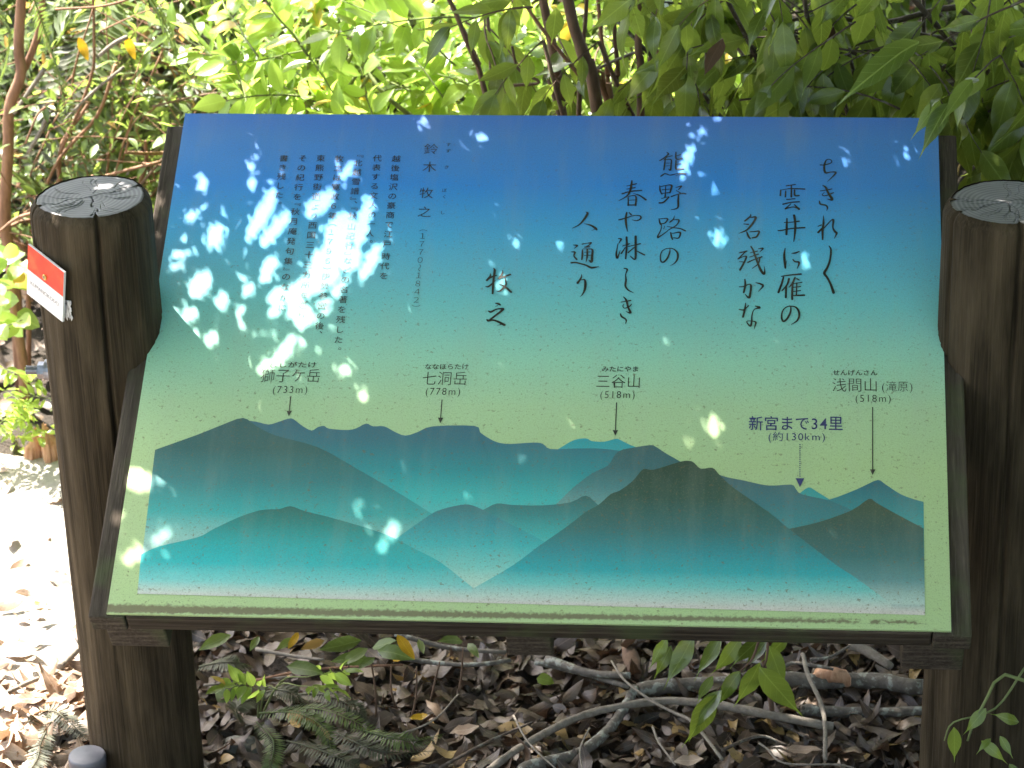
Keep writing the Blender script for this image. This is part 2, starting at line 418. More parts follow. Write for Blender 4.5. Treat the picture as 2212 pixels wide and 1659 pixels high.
sheet('path', np.arange(-2.6, -.6, .02), np.arange(-3, 1.75, .02), soil_mat('pale_path_earth', (.46, .40, .33), (.70, .63, .55), 20), .008,
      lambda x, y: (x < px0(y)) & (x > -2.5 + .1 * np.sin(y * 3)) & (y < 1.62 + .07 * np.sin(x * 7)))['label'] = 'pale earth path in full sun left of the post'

# ---------------------------------------------------------------- information board
board = thing('information_board', 'sloped trail information board with mountain skyline panel, carried by two round timber posts', 'information board', (0, 0, 0))
BM = Matrix(((1, 0, 0, 0), (0, float(BV[1]), float(BN[1]), 0), (0, float(BV[2]), float(BN[2]), ZB), (0, 0, 0, 1)))   # local x = across, y = up the slope, z = normal

def dirt(n, c, heavy=True):
    """brown specks, streaked grime and the grime line along the panel's lower edge"""
    v = mapping(n, (1, 1, 1)); sx = n.nodes.new('ShaderNodeSeparateXYZ'); n.links.new(v, sx.inputs[0])
    dens = ramp(n, [(0, (1, 1, 1)), (.55, (.8, .8, .8)), (1, (.1, .1, .1))], sx.outputs[1])
    big = noise(n, v, 6, 3)
    sp = ramp(n, [(.60, (0, 0, 0)), (.68, (1, 1, 1))], noise(n, v, 160, 3, .6))
    cl = ramp(n, [(.36, (0, 0, 0)), (.56, (1, 1, 1))], noise(n, v, 26, 3, .6))
    k = math_(n, 'MULTIPLY', math_(n, 'MULTIPLY', sp.outputs[0], cl.outputs[0]), dens.outputs[0])
    c = mixc(n, math_(n, 'MULTIPLY', k, .7), c, (.14, .10, .055))
    sp2 = ramp(n, [(.57, (0, 0, 0)), (.66, (1, 1, 1))], noise(n, v, 420, 2, .5))
    c = mixc(n, math_(n, 'MULTIPLY', math_(n, 'MULTIPLY', sp2.outputs[0], dens.outputs[0]), .30), c, (.16, .135, .085))
    gr = ramp(n, [(.3, (.86,) * 3), (.7, (1.12,) * 3)], noise(n, v, 520, 3, .7)); c = mixc(n, 1., c, gr.outputs[0], 'MULTIPLY')
    st_ = ramp(n, [(.5, (0, 0, 0)), (.72, (1, 1, 1))], noise(n, mapping(n, (14, 2.2, 1)), 1.6, 5, .6)); c = mixc(n, math_(n, 'MULTIPLY', st_.outputs[0], .13), c, (.34, .33, .26))
    c = mixc(n, math_(n, 'MULTIPLY', ramp(n, [(.35, (0, 0, 0)), (.75, (1, 1, 1))], big).outputs[0], .10), c, (.26, .28, .18))
    n1 = math_(n, 'SUBTRACT', noise(n, mapping(n, (1, 1, 1)), 130, 5, .7), .5); n2 = noise(n, mapping(n, (1, 2.5, 1)), 45, 4, .6)
    x01 = math_(n, 'MULTIPLY', math_(n, 'ADD', sx.outputs[0], .6), .833)
    def cl01(a): q = n.nodes.new('ShaderNodeClamp'); n.links.new(a, q.inputs[0]); return q.outputs[0]
    top = cl01(math_(n, 'MULTIPLY', math_(n, 'ADD', math_(n, 'SUBTRACT', .0175, sx.outputs[1]), math_(n, 'MULTIPLY', n1, .018)), 220.))
    low = cl01(math_(n, 'MULTIPLY', math_(n, 'ADD', math_(n, 'SUBTRACT', sx.outputs[1], math_(n, 'MULTIPLY', x01, .0085)), math_(n, 'MULTIPLY', n1, .014)), 300.))
    pat = cl01(math_(n, 'MULTIPLY', math_(n, 'SUBTRACT', n2, math_(n, 'MULTIPLY', math_(n, 'POWER', x01, 3.), .56)), 12.))
    c = mixc(n, math_(n, 'MULTIPLY', math_(n, 'MULTIPLY', math_(n, 'MULTIPLY', top, low), pat), .86), c, (.125, .098, .062))
    return c
CAL = np.array([1., 1., 1.])     # print pigments as measured
def pig(r, g, b, k=1.):   # measured colour, scaled to the shade light on the board 
    c = np.array(srgb(r, g, b)) * CAL * k; return tuple(float(min(.85, x)) for x in c)
def print_mat(name, stops, gloss=.32):
    """stops: (height on the panel in m, colour)"""
    m, n, b, _ = new_mat(name)
    v = mapping(n, (1, 1, 1)); sx = n.nodes.new('ShaderNodeSeparateXYZ'); n.links.new(v, sx.inputs[0])
    r = ramp(n, stops, sx.outputs[1]); c = dirt(n, r.outputs[0])
    n.links.new(c, b.inputs['Base Color']); b.inputs['Roughness'].default_value = gloss
    b.inputs['Specular IOR Level'].default_value = .35
    return m
def vh(y): return float(board_uv(1200, y)[1])      # photograph height on the board -> metres up the slope
M_SKYP = print_mat('printed_sky', [(vh(1360), pig(168, 188, 134, .86)), (vh(1000), pig(174, 195, 140, .88)), (vh(880), pig(170, 197, 152, .90)), (vh(780), pig(146, 194, 166, .98)), (vh(660), pig(108, 180, 180)),
                                   (vh(520), pig(74, 158, 196)), (vh(400), pig(54, 128, 200)), (vh(300), pig(70, 122, 188)), (vh(250), pig(70, 112, 186))])
V, F = box_np((-BW / 2, 0, -.004), (BW / 2, BH, 0))
# finely cut front face so that the posts pass through it cleanly
panel = link('panel', mesh('panel', V, F, M_SKYP, smooth=False), board); panel.matrix_basis = BM
panel['label'] = 'printed panel, blue sky fading to green over teal mountains'
LAYER = [0]
def lay(): LAYER[0] += 1; return .00006 * LAYER[0]
def printed(name, V2, F, mat, z=None, label=None, smooth=False):
    V2 = np.asarray(V2, float); z = lay() if z is None else z
    V = np.c_[V2, np.full(len(V2), z)]
    o = link(name, mesh(name, V, F, mat, smooth=smooth), panel)
    if label: o['label'] = label
    return o
# --- mountains: outlines measured on the board, lower edges closed on the picture's bottom line
def bottom_line(x): return np.interp(x, [297, 1150, 1998], [1283, 1305, 1329])
def hill(pts, stops, label, x_left=None, x_right=None):
    top = catmull(np.array(pts, float), 3)
    uv = [board_uv(*p) for p in top]
    xl, xr = top[0][0], top[-1][0]
    bl = board_uv(x_left if x_left else xl, bottom_line(x_left if x_left else xl)); br = board_uv(x_right if x_right else xr, bottom_line(x_right if x_right else xr))
    n_ = len(uv); bot = [bl + (br - bl) * i / (n_ - 1) for i in range(n_)]
    V2 = np.array(uv + bot); F = [(i + n_, i + 1 + n_, i + 1, i) for i in range(n_ - 1)]
    mt = print_mat('printed_hill_' + str(LAYER[0]), [(vh(y), pig(*c, .88)) for y, c in sorted(stops, key=lambda s: -s[0])])
    printed('printed_hill', V2, F, mt, label=label)
BOT = [(1306, (200, 190, 180)), (1290, (176, 194, 182))]
hill([(1206, 970), (1239, 951), (1266, 947), (1279, 953), (1306, 954), (1329, 948), (1339, 950), (1359, 960), (1380, 968)], [(945, (58, 150, 158)), (1000, (70, 165, 165))] + BOT, 'small turquoise double hill')
hill([(520, 907), (553, 911), (580, 917), (600, 912), (621, 905), (633, 905), (653, 920), (673, 930), (686, 923), (700, 920), (711, 926), (750, 929), (770, 925), (791, 915), (806, 921), (830, 921), (853, 933), (876, 941), (903, 933), (935, 921), (1025, 920), (1036, 933), (1053, 945), (1073, 955), (1100, 959), (1153, 956), (1173, 959), (1189, 970), (1240, 969), (1293, 969), (1340, 974), (1400, 985), (1480, 1010)],
     [(900, (68, 100, 116)), (960, (62, 112, 124)), (1020, (52, 138, 142)), (1080, (66, 172, 168)), (1200, (130, 190, 180))] + BOT, 'long blue grey ridge')
hill([(1727, 1066), (1747, 1053), (1766, 1063), (1800, 1084)], [(1053, (56, 150, 150)), (1090, (70, 160, 158))] + BOT, 'small turquoise peak')
hill([(1700, 1100), (1786, 1081), (1839, 1062), (1866, 1050), (1896, 1037), (1912, 1046), (1946, 1068), (1979, 1080), (1995, 1084)],
     [(1037, (60, 108, 118)), (1085, (60, 132, 136)), (1140, (62, 160, 158)), (1200, (110, 180, 172))] + BOT, 'blue peak at the right edge', x_right=1998)
hill([(1540, 1020), (1566, 1030), (1606, 1038), (1659, 1049), (1709, 1047), (1719, 1056), (1732, 1068), (1786, 1080), (1816, 1091), (1836, 1100), (1900, 1130)],
     [(1030, (66, 98, 106)), (1080, (64, 116, 122)), (1150, (66, 140, 142))] + BOT, 'low dark ridge on the right')
hill([(335, 972), (380, 956), (430, 938), (480, 918), (525, 903), (553, 920), (596, 941), (686, 966), (766, 1010), (853, 1060), (925, 1105), (990, 1145)],
     [(903, (64, 94, 96)), (980, (58, 98, 98)), (1050, (58, 122, 124)), (1120, (64, 160, 156)), (1180, (140, 182, 170)), (1220, (160, 190, 176))] + BOT, 'broad dark mountain at the left edge', x_left=297)
hill([(1190, 1100), (1203, 1088), (1239, 1053), (1279, 1023), (1313, 1006), (1326, 986), (1339, 974), (1363, 968), (1403, 962), (1416, 965), (1439, 980), (1469, 997), (1540, 1040)],
     [(962, (70, 98, 100)), (1010, (66, 106, 110)), (1050, (78, 128, 130)), (1095, (112, 156, 152)), (1150, (140, 178, 170))] + BOT, 'grey rounded mountain behind the middle')
hill([(1020, 1110), (1045, 1101), (1073, 1088), (1106, 1091), (1173, 1092), (1233, 1085), (1266, 1071), (1293, 1092), (1330, 1120)],
     [(1071, (62, 100, 98)), (1110, (60, 128, 128)), (1160, (66, 168, 164)), (1220, (140, 190, 180))] + BOT, 'low hooked ridge in the middle')
hill([(840, 1175), (861, 1160), (925, 1115), (953, 1101), (996, 1091), (1020, 1092), (1050, 1105), (1106, 1134), (1159, 1161), (1240, 1205)],
     [(1091, (70, 112, 116)), (1130, (60, 136, 142)), (1180, (64, 168, 168)), (1230, (120, 190, 180)), (1268, (176, 200, 182))] + BOT, 'pale blue rounded hill')
hill([(1700, 1144), (1769, 1128), (1839, 1103), (1877, 1078), (1892, 1086), (1922, 1103), (1959, 1123), (1995, 1142)],
     [(1078, (70, 84, 68)), (1130, (62, 90, 84)), (1190, (62, 108, 108)), (1240, (92, 138, 138)), (1290, (150, 172, 164))] + BOT, 'dark green peak at the right edge', x_right=1998)
hill([(305, 1198), (343, 1181), (427, 1161), (460, 1144), (513, 1119), (553, 1105), (575, 1101), (604, 1100), (628, 1094), (660, 1105), (720, 1120), (826, 1152), (900, 1188), (953, 1216), (1020, 1269), (1050, 1290)],
     [(1094, (52, 92, 86)), (1140, (50, 128, 122)), (1190, (48, 158, 156)), (1230, (52, 170, 170)), (1270, (120, 190, 184))] + BOT, 'dark teal mountain at the lower left', x_left=297)
hill([(1020, 1273), (1106, 1223), (1160, 1183), (1223, 1139), (1266, 1106), (1293, 1091), (1319, 1068), (1339, 1060), (1366, 1040), (1383, 1020), (1393, 1013), (1413, 1015), (1469, 998), (1489, 996), (1499, 1000), (1514, 1013), (1539, 1011), (1553, 1025), (1583, 1053), (1659, 1106), (1702, 1141), (1769, 1193), (1809, 1223), (1859, 1256), (1925, 1305)],
     [(996, (58, 74, 62)), (1070, (56, 84, 74)), (1140, (58, 108, 108)), (1190, (52, 136, 142)), (1230, (50, 158, 162)), (1262, (110, 184, 178))] + BOT, 'largest mountain, dark top fading to teal')

# --- lettering
M_INK = print_mat('black_print', [(0, (.022, .018, .018)), (1, (.022, .018, .018))], .45)
M_NAVY = print_mat('navy_print', [(0, (.022, .022, .13)), (1, (.022, .022, .13))], .45)
M_BRUSH = print_mat('brush_ink', [(0, (.016, .013, .012)), (1, (.016, .013, .012))], .4)
_gc = {}
def glyph(ch, off):
    if (ch, off) in _gc: return _gc[(ch, off)]
    c = bpy.data.curves.new('glyph', 'FONT'); c.body = ch; c.size = 1; c.offset = off; c.resolution_u = 3
    o = bpy.data.objects.new('glyph', c); COL.objects.link(o); bpy.context.view_layer.update()
    me = o.to_mesh(); V = np.array([v.co[:2] for v in me.vertices]).reshape(-1, 2); F = [tuple(p.vertices) for p in me.polygons]
    o.to_mesh_clear(); bpy.data.objects.remove(o); bpy.data.curves.remove(c)
    _gc[(ch, off)] = (V, F); return V, F
# full-width cell of the font, measured from a square character
Vr, _ = glyph('田', 0.); CELLC = (Vr.min(0) + Vr.max(0)) / 2; CELLW = (Vr.max(0) - Vr.min(0)).max() / .86
def put(G, ch, uvc, sx, sy, off, rot=0., hook=None, half=False, shift=(0, 0)):
    V, F = glyph(ch, off)
    if len(V) == 0: return
    wide = ord(ch) > 0x2e00
    c = CELLC if wide else np.array([(V[:, 0].min() + V[:, 0].max()) / 2, CELLC[1]])
    q = (V - c) / CELLW + np.array(shift)
    if rot: q = np.stack([q[:, 1], -q[:, 0]], 1) if rot == 1 else q
    G.add(np.c_[q * [sx, sy] + uvc, np.zeros(len(q))], F)
def flat(G, name, mat, label=None, z=None):
    V = np.vstack(G.V)[:, :2]; return printed(name, V, G.F, mat, .0009, label)
def column(text, top, bot, size_px, off=.004, mat=None, label=None, adv=None):
    """vertical line of characters from the centre of its first to the centre of its last"""
    mat = mat or M_INK
    A = [adv.get(c, 1.) if adv else 1. for c in text]
    pos = [0.]
    for i in range(1, len(A)): pos.append(pos[-1] + (A[i - 1] + A[i]) / 2)
    a = board_uv(*top); b = board_uv(*bot); G = Geo()
    k = np.linalg.norm(board_uv(top[0] + size_px / 2, top[1]) - board_uv(top[0] - size_px / 2, top[1]))
    step = np.linalg.norm(b - a) / max(pos[-1], 1e-6) if len(text) > 1 else k
    for ch, p in zip(text, pos):
        t = p / pos[-1] if pos[-1] else 0
        c = a + (b - a) * t
        rot = 1 if ch in '『』（）〜' else 0; sh = (0, 0)
        if ch == '、': sh = (.55, .5)
        if ch == '。': sh = (.55, .45)
        if ch == '『': sh = (-.25, 0)
        if ch == '』': sh = (.25, 0)
        if ch in '（': sh = (-.22, 0)
        if ch in '）': sh = (.22, 0)
        if ch == '　': continue
        put(G, ch, c, k, k * .98, off, rot, shift=sh)
    return flat(G, 'printed_text', mat, label)
def row(text, mid, width_px, h_px, off=-.01, mat=None, label=None, narrow=None):
    """horizontal line centred on mid with this overall width"""
    mat = mat or M_INK; G = Geo(); uvc = board_uv(*mid)
    half = board_uv(mid[0] + width_px / 2, mid[1]) - board_uv(mid[0] - width_px / 2, mid[1]); W = half[0]
    hv = board_uv(mid[0], mid[1] - h_px / 2)[1] - board_uv(mid[0], mid[1] + h_px / 2)[1]
    adv = [1. if ord(c) > 0x2e00 else .58 for c in text]
    if narrow: adv = [narrow.get(c, a) for c, a in zip(text, adv)]
    tot = sum(adv); x = -W / 2; unit = W / tot; rot = half[1] / W
    for c, a in zip(text, adv):
        cx = x + a * unit / 2
        put(G, c, uvc + np.array([cx, cx * rot]), unit * (.97), hv / .92, off); x += a * unit
    return flat(G, 'printed_text', mat, label)
ADV = {'『': .5, '』': .55, '、': .55, '（': .6, '）': .6, '　': .45, '〜': .9}
column('越後塩沢の豪商で江戸　時代を', (856, 344), (829, 597), 19.5, adv={'　': .3})
column('代表する文人の一人。', (815, 343), (797, 525), 19.5, adv={'。': .9})
column('『北越雪譜』、『秋山紀行』などの名著を残した。', (775, 338), (729, 757), 19.5, adv=ADV)
column('牧之は寛政６年（１７９６）伊勢参宮の後、', (733, 344), (688, 722), 19.5, adv=ADV)
column('東熊野街道より西国三十三カ所を巡り、', (693, 343), (649, 698), 19.5, adv=ADV)
column('その紀行を『秋月庵発句集』のなかに', (654, 343), (609, 665), 19.5, adv=ADV)
column('書き残した。', (613, 343), (600, 442), 19.5, adv=ADV)
column('鈴木', (931, 323), (928, 362), 31, -.006)
column('牧之', (921, 418), (917, 459), 31, -.006)
column('（１７７０〜１８４２）', (914, 497), (898, 663), 20, -.012, adv={'（': .6, '）': .6, '〜': .9})
column('すず', (969, 313), (968, 327), 11, 0.); column('き', (965, 362), (965, 362), 11, 0.)
column('ぼく', (960, 412), (960, 426), 11, 0.); column('し', (956, 460), (956, 460), 11, 0.)
row('ししがたけ', (632, 789), 106, 12, .01); row('獅子ケ岳', (628, 813), 132, 29); row('(733m)', (627, 842), 78, 20, narrow={'m': .9, '(': .4, ')': .4})
row('ななほらたけ', (965, 793), 96, 12, .01); row('七洞岳', (961, 819), 100, 29); row('(778m)', (957, 846), 78, 20, narrow={'m': .9, '(': .4, ')': .4})
row('みたにやま', (1340, 798), 82, 12, .01); row('三谷山', (1336, 825), 100, 29); row('(518m)', (1334, 853), 78, 20, narrow={'m': .9, '(': .4, ')': .4})
row('せんげんさん', (1847, 806), 98, 12, .01); row('浅間山', (1847, 833), 101, 29)
row('(滝原)', (1938, 836), 70, 22, narrow={'(': .4, ')': .4}); row('(518m)', (1886, 861), 80, 20, narrow={'m': .9, '(': .4, ')': .4})
row('新宮まで34里', (1719, 916), 206, 30, .004, M_NAVY, 'navy distance lettering')
row('(約130km)', (1721, 944), 126, 20, -.004, M_NAVY, narrow={'m': .9, '(': .4, ')': .4})
def arrow(a, b, wpx, head, mat, dots=False):
    G = Geo(); A = board_uv(*a); B = board_uv(*b); d = (B - A) / np.linalg.norm(B - A); nrm = np.array([-d[1], d[0]]); h = wpx / 3050
    hl = head / 1500; E_ = B - d * hl * 1.35
    if dots:
        k = 16
        for i in range(k):
            c = A + (E_ - A) * i / k; G.add([(c[0] + math.cos(t) * h * 1.2, c[1] + math.sin(t) * h * 1.2, 0) for t in np.linspace(0, 6.283, 9)[:-1]], [tuple(range(8))])
    else: G.add([(*(A + nrm * h), 0), (*(A - nrm * h), 0), (*(E_ - nrm * h), 0), (*(E_ + nrm * h), 0)], [(0, 1, 2, 3)])
    G.add([(*(E_ + nrm * hl * .55), 0), (*(E_ - nrm * hl * .55), 0), (*B, 0)], [(0, 1, 2)])
    flat(G, 'printed_arrow', mat, 'dotted navy arrow' if dots else None)
arrow((628, 857), (624, 900), 2.2, 11, M_INK); arrow((955, 864), (951, 915), 2.2, 11, M_INK)
arrow((1332, 870), (1329, 942), 2.2, 11, M_INK); arrow((1885, 880), (1885, 1027), 2.2, 11, M_INK)
arrow((1728, 961), (1728, 1053), 2.6, 17, M_NAVY, True)
# --- brush writing: strokes as (x, y, width) runs measured on the panel
BRUSH = [
 (2600, 580, 3.318, 'first line of the brush-written poem, right of the signature', """222,100,10 245,125,22 190,175,22 130,212,18;295,148,16 230,165,14 185,205,14;205,190,14 195,260,22 185,335,20;200,200,10 280,200,20 280,270,22 270,340,24 245,320,8;205,245,10 260,245,10;205,285,10 260,280,10;345,100,18 345,180,24 380,195,18 430,180,16;355,150,10 410,130,14;345,210,18 345,320,24 390,322,22 445,318,20;350,265,10 410,248,14;145,420,22 200,385,18 260,405,14 300,400,18 360,385,12 420,380,22 475,390,24;340,415,6 400,390,10
130,545,14 135,610,22 160,660,14;140,560,10 220,540,14 285,540,26 280,590,26 265,640,20;160,600,12 270,590,10;150,650,12 260,635,14;210,550,12 205,640,16 200,700,20;155,715,12 250,690,12;125,775,26 180,765,26 250,700,18;345,570,12 420,550,20 380,595,18;350,610,10 400,640,18;285,690,20 350,665,16 430,650,18 475,655,22;380,660,16 375,740,28 375,820,26 350,850,20 275,865,6
120,985,14 130,1030,22 140,1060,20;130,985,10 200,980,16 235,990,24 200,1040,20 150,1050,14;155,1060,12 145,1130,14 100,1220,22;105,1235,28 160,1200,18 230,1150,14;195,1080,8 185,1120,10;325,945,8 310,990,18 265,1030,22;310,1000,8 385,1000,20 350,1070,18 235,1140,14;225,1085,8 300,1100,14 400,1115,18 470,1145,24;275,1165,16 285,1220,24 300,1260,18;300,1180,10 400,1165,24 380,1240,22 310,1235,10
265,1370,8 262,1430,20 230,1510,26 180,1560,26 145,1545,22 140,1470,18 165,1410,14 230,1380,12 310,1385,16 365,1440,26 365,1520,26 320,1580,16 262,1608,4"""),
 (2440, 700, 2.676, 'second line of the brush-written poem', """235,65,18 228,120,24 215,175,24 180,230,18 97,278,8;180,122,10 285,97,14;180,155,10 270,138,14;130,205,18 220,180,16 340,168,16;250,200,5 320,225,18 385,270,24;195,235,12 195,330,18;200,232,8 275,230,18 275,330,22;205,275,8 270,270,10;200,325,14 275,325,18
95,485,16 160,468,18 250,440,10 320,442,16 330,470,18 290,492,14 235,485,6;180,405,18 170,470,26 175,540,22 188,610,5;205,405,12 228,430,20
90,685,12 120,690,20 95,735,10;85,740,10 75,800,14 68,850,22 80,895,22 110,810,5;135,765,12 210,740,14;178,668,22 180,760,24 168,900,18;165,780,12 120,845,18;195,770,10 325,740,18;275,660,26 275,780,26 270,905,24 215,870,8;260,780,14 195,835,16;285,815,10 330,840,18 370,860,20
150,1003,12 185,1015,20 168,1070,12 172,1130,22 165,1190,22 195,1235,18 255,1267,4
145,1308,10 175,1345,22 195,1420,22 220,1480,26 170,1465,6;120,1365,12 180,1355,12 222,1348,18;150,1385,6 138,1410,10 160,1430,12 210,1410,16 232,1385,10;112,1490,14 125,1520,22 165,1545,20 175,1570,14 163,1600,4"""),
 (2260, 820, 4.147, 'third line of the brush-written poem', """345,120,10 375,145,42 320,240,40 240,330,28 125,390,14;320,315,10 420,340,34 500,385,44 525,415,36;440,432,5 500,405,14
285,655,24 370,640,16 430,635,44;430,650,20 350,705,30;325,705,20 410,700,26;290,750,24 290,830,36 280,910,28;300,735,14 400,735,20 455,750,34 450,850,44 440,950,46 395,920,14;325,790,14 420,785,16;320,845,14 420,840,16;370,740,26 370,850,36 350,955,12;140,670,14 205,680,36 150,730,6;105,785,16 165,790,36 150,850,26 195,910,34;105,965,36 180,960,34 260,980,32 350,1005,34 430,1045,44 500,1040,34 560,1028,10
278,1155,10 265,1220,32 210,1300,44;270,1250,14 325,1245,30 340,1320,44 325,1420,40 290,1490,24 250,1530,5"""),
 (1920, 1050, 5.925, 'brush-written signature', """245,265,12 245,330,50 165,430,60;165,430,40 260,360,50 390,315,36;325,140,20 350,200,60 330,350,56 310,550,54 300,745,48;140,575,30 200,580,50 290,510,44 370,425,12;535,195,14 530,270,46 440,390,46;440,390,40 560,345,50 720,295,54;590,365,26 610,450,40 615,530,50 540,630,54 460,690,40 385,682,12;450,515,14 550,560,50 640,620,54 740,710,56
370,975,26 430,985,60 480,1015,44;360,1055,6 420,1030,20;205,1160,36 260,1180,60 380,1120,40 480,1105,46 550,1110,66 480,1180,60 350,1280,54 240,1365,50;165,1360,30 200,1385,70 320,1375,50 450,1420,60 580,1490,70;405,1500,8 500,1480,30"""),
 (3240, 620, 2.86, 'rightmost line of the brush writing', """118,118,16 160,118,14 230,100,14 250,75,12 220,52,12 185,65,16 165,120,24 165,180,26 185,210,26 230,200,14 290,200,22 285,225,22 200,308,6
145,350,10 180,375,26 210,440,28 255,515,32 200,508,8;120,415,12 190,405,14 250,392,16;165,430,6 140,460,12 180,470,16 270,435,14;108,530,12 120,565,24 180,580,22 200,605,20 190,645,4
155,700,8 155,780,24 145,860,28 145,970,20;92,820,12 130,805,16;150,830,16 95,890,30;160,840,14 240,755,14 268,750,26 262,830,20 285,880,30 305,900,26 278,960,6
218,1045,12 240,1090,22 230,1200,24 200,1290,28 165,1355,34 200,1410,28 240,1490,28 270,1580,36"""),
 (3090, 710, 2.72, 'second line from the right of the brush writing', """150,95,14 250,80,14;90,140,16 85,200,20;95,140,8 200,125,14 350,130,20;205,90,14 205,215,22;145,150,14 140,215,18;240,140,16 245,200,20 290,200,18;155,243,14 245,235,14;115,295,18 200,275,16 290,268,18;200,290,10 140,345,20;140,345,18 220,325,14 285,340,26;240,300,14 290,350,24
130,495,14 210,490,14 290,480,20;62,582,16 100,580,18 200,560,18 350,550,22;158,450,16 155,540,26 152,625,24;235,415,28 248,500,26 245,600,24 232,700,10
138,775,10 128,850,26 135,940,28 140,990,20;140,985,10 157,905,4;210,830,10 250,825,24 290,810,14;222,895,14 245,920,20 290,930,24 270,995,6
98,1080,14 200,1065,18 310,1055,24;120,1090,18 100,1160,24 65,1255,26;180,1105,24 160,1170,22 105,1235,14;150,1190,20 145,1310,24;245,1095,22 215,1160,24 180,1200,10;220,1150,22 215,1250,26 215,1330,24;265,1105,16 290,1120,16;230,1160,12 320,1145,14;230,1200,12 305,1190,14;230,1245,12 305,1235,14;265,1150,14 260,1280,16;225,1290,16 345,1285,26
200,1405,10 195,1470,22 160,1540,24 120,1570,24 100,1530,20 110,1460,16 150,1415,14 210,1405,14 265,1425,22 292,1490,26 270,1560,20 200,1608,4"""),
 (2930, 840, 3.318, 'third line from the right of the brush writing', """240,60,10 235,90,24 165,150,26;240,105,12 310,100,34 270,180,30 190,270,28 85,315,8;150,190,14 210,195,24;190,295,16 210,350,28 235,385,22;230,295,14 300,290,20 355,290,26 320,360,28 265,375,24
90,575,16 190,550,24;170,560,18 80,650,22;75,655,20 140,625,14 185,625,24 150,710,28 100,800,30;90,690,10 145,695,18;245,488,20 275,540,26 300,610,30 340,720,30 380,810,38 420,855,34 428,800,14 418,745,4;235,575,12 330,550,18;230,630,16 345,590,20;205,700,24 280,665,18 390,625,20;365,640,20 340,720,20 265,780,12;345,520,12 405,515,26 360,565,6
90,1025,14 150,1020,20 220,990,16 245,1010,30 240,1090,30 220,1170,34 170,1125,12;165,925,18 170,1000,30 150,1100,26;310,970,14 370,985,26 405,1015,30 340,1090,4
175,1240,12 165,1320,28 140,1425,30;90,1325,16 150,1330,20 215,1275,14;305,1280,16 360,1300,36 290,1325,12 260,1400,20 255,1480,24 240,1545,28 200,1510,18 195,1480,12 260,1480,14 310,1495,24 300,1540,18 287,1590,4"""),
]
for x0, y0, sc, lab, txt in BRUSH:
    zb = .0009; cnt = 0
    for word in txt.split('\n'):
      G = Geo()
      for st in word.split(';'):
          A = np.array([[float(v) for v in p.split(',')] for p in st.split()]); A = catmull(A, 5)
          src = np.c_[(x0 + A[:, 0] / sc) * .54, (y0 + A[:, 1] / sc) * .54]
          uv = np.array([board_uv(*p) for p in src]); wd = np.maximum(A[:, 2], 3) / sc * .54 / 1500 * .5 * 1.02
          T = np.gradient(uv, axis=0); T /= np.linalg.norm(T, axis=1)[:, None] + 1e-12; Nn = np.stack([-T[:, 1], T[:, 0]], 1)
          z = zb + .000006 * cnt; cnt += 1
          L = uv + Nn * wd[:, None]; R_ = uv - Nn * wd[:, None]; k = len(uv)
          V3 = np.c_[np.vstack([L, R_]), np.full(2 * k, z)]
          G.add(V3, [(i, i + 1, k + i + 1, k + i) for i in range(k - 1)])
          for j in (0, k - 1):
              G.add([(uv[j][0] + math.cos(t) * wd[j], uv[j][1] + math.sin(t) * wd[j], z + .000002) for t in np.linspace(0, 6.283, 9)[:-1]], [tuple(range(8))])
      o = link('brush_character', mesh('brush_character', np.vstack(G.V), G.F, M_BRUSH, smooth=False), panel)

# --- timber frame under the panel
def framed(name, lo, hi, mat, label=None, bev=.003):
    V, F = box_np(lo, hi); o = link(name, mesh(name, V, F, mat, smooth=False), board)
    c = (np.array(lo) + hi) / 2; o.data.transform(Matrix.Translation(-Vector(c))); o.matrix_basis = BM @ Matrix.Translation(Vector(c))
    bv = o.modifiers.new('bevel', 'BEVEL'); bv.width = bev; bv.segments = 2
    if label: o['label'] = label
    return o
framed('side_rail', (-.6275, -.004, -.042), (-.575, BH - .022, -.0045), M_RAIL, 'weathered left rail')
framed('side_rail', (.575, -.006, -.042), (.6285, BH - .03, -.0045), M_RAIL, 'dark right rail')
framed('front_rail', (-.573, -.003, -.040), (.573, .045, -.0045), M_RAILX, 'dark front rail')  # cross rail wood, darker in tone than the side rails
framed('back_rail', (-.573, BH - .09, -.040), (.573, BH - .03, -.0045), M_RAILX)
framed('backing_board', (-.573, .047, -.020), (.573, BH - .092, -.0045), M_RAILX)
for a, b, t in ((-.612, -.525, .062), (-.03, .036, .064), (.535, .622, .080)):
    framed('support_beam', (a, .006, -.0445 - t), (b, BH - .05, -.0445 if abs(a) > .3 else -.032), M_RAIL)

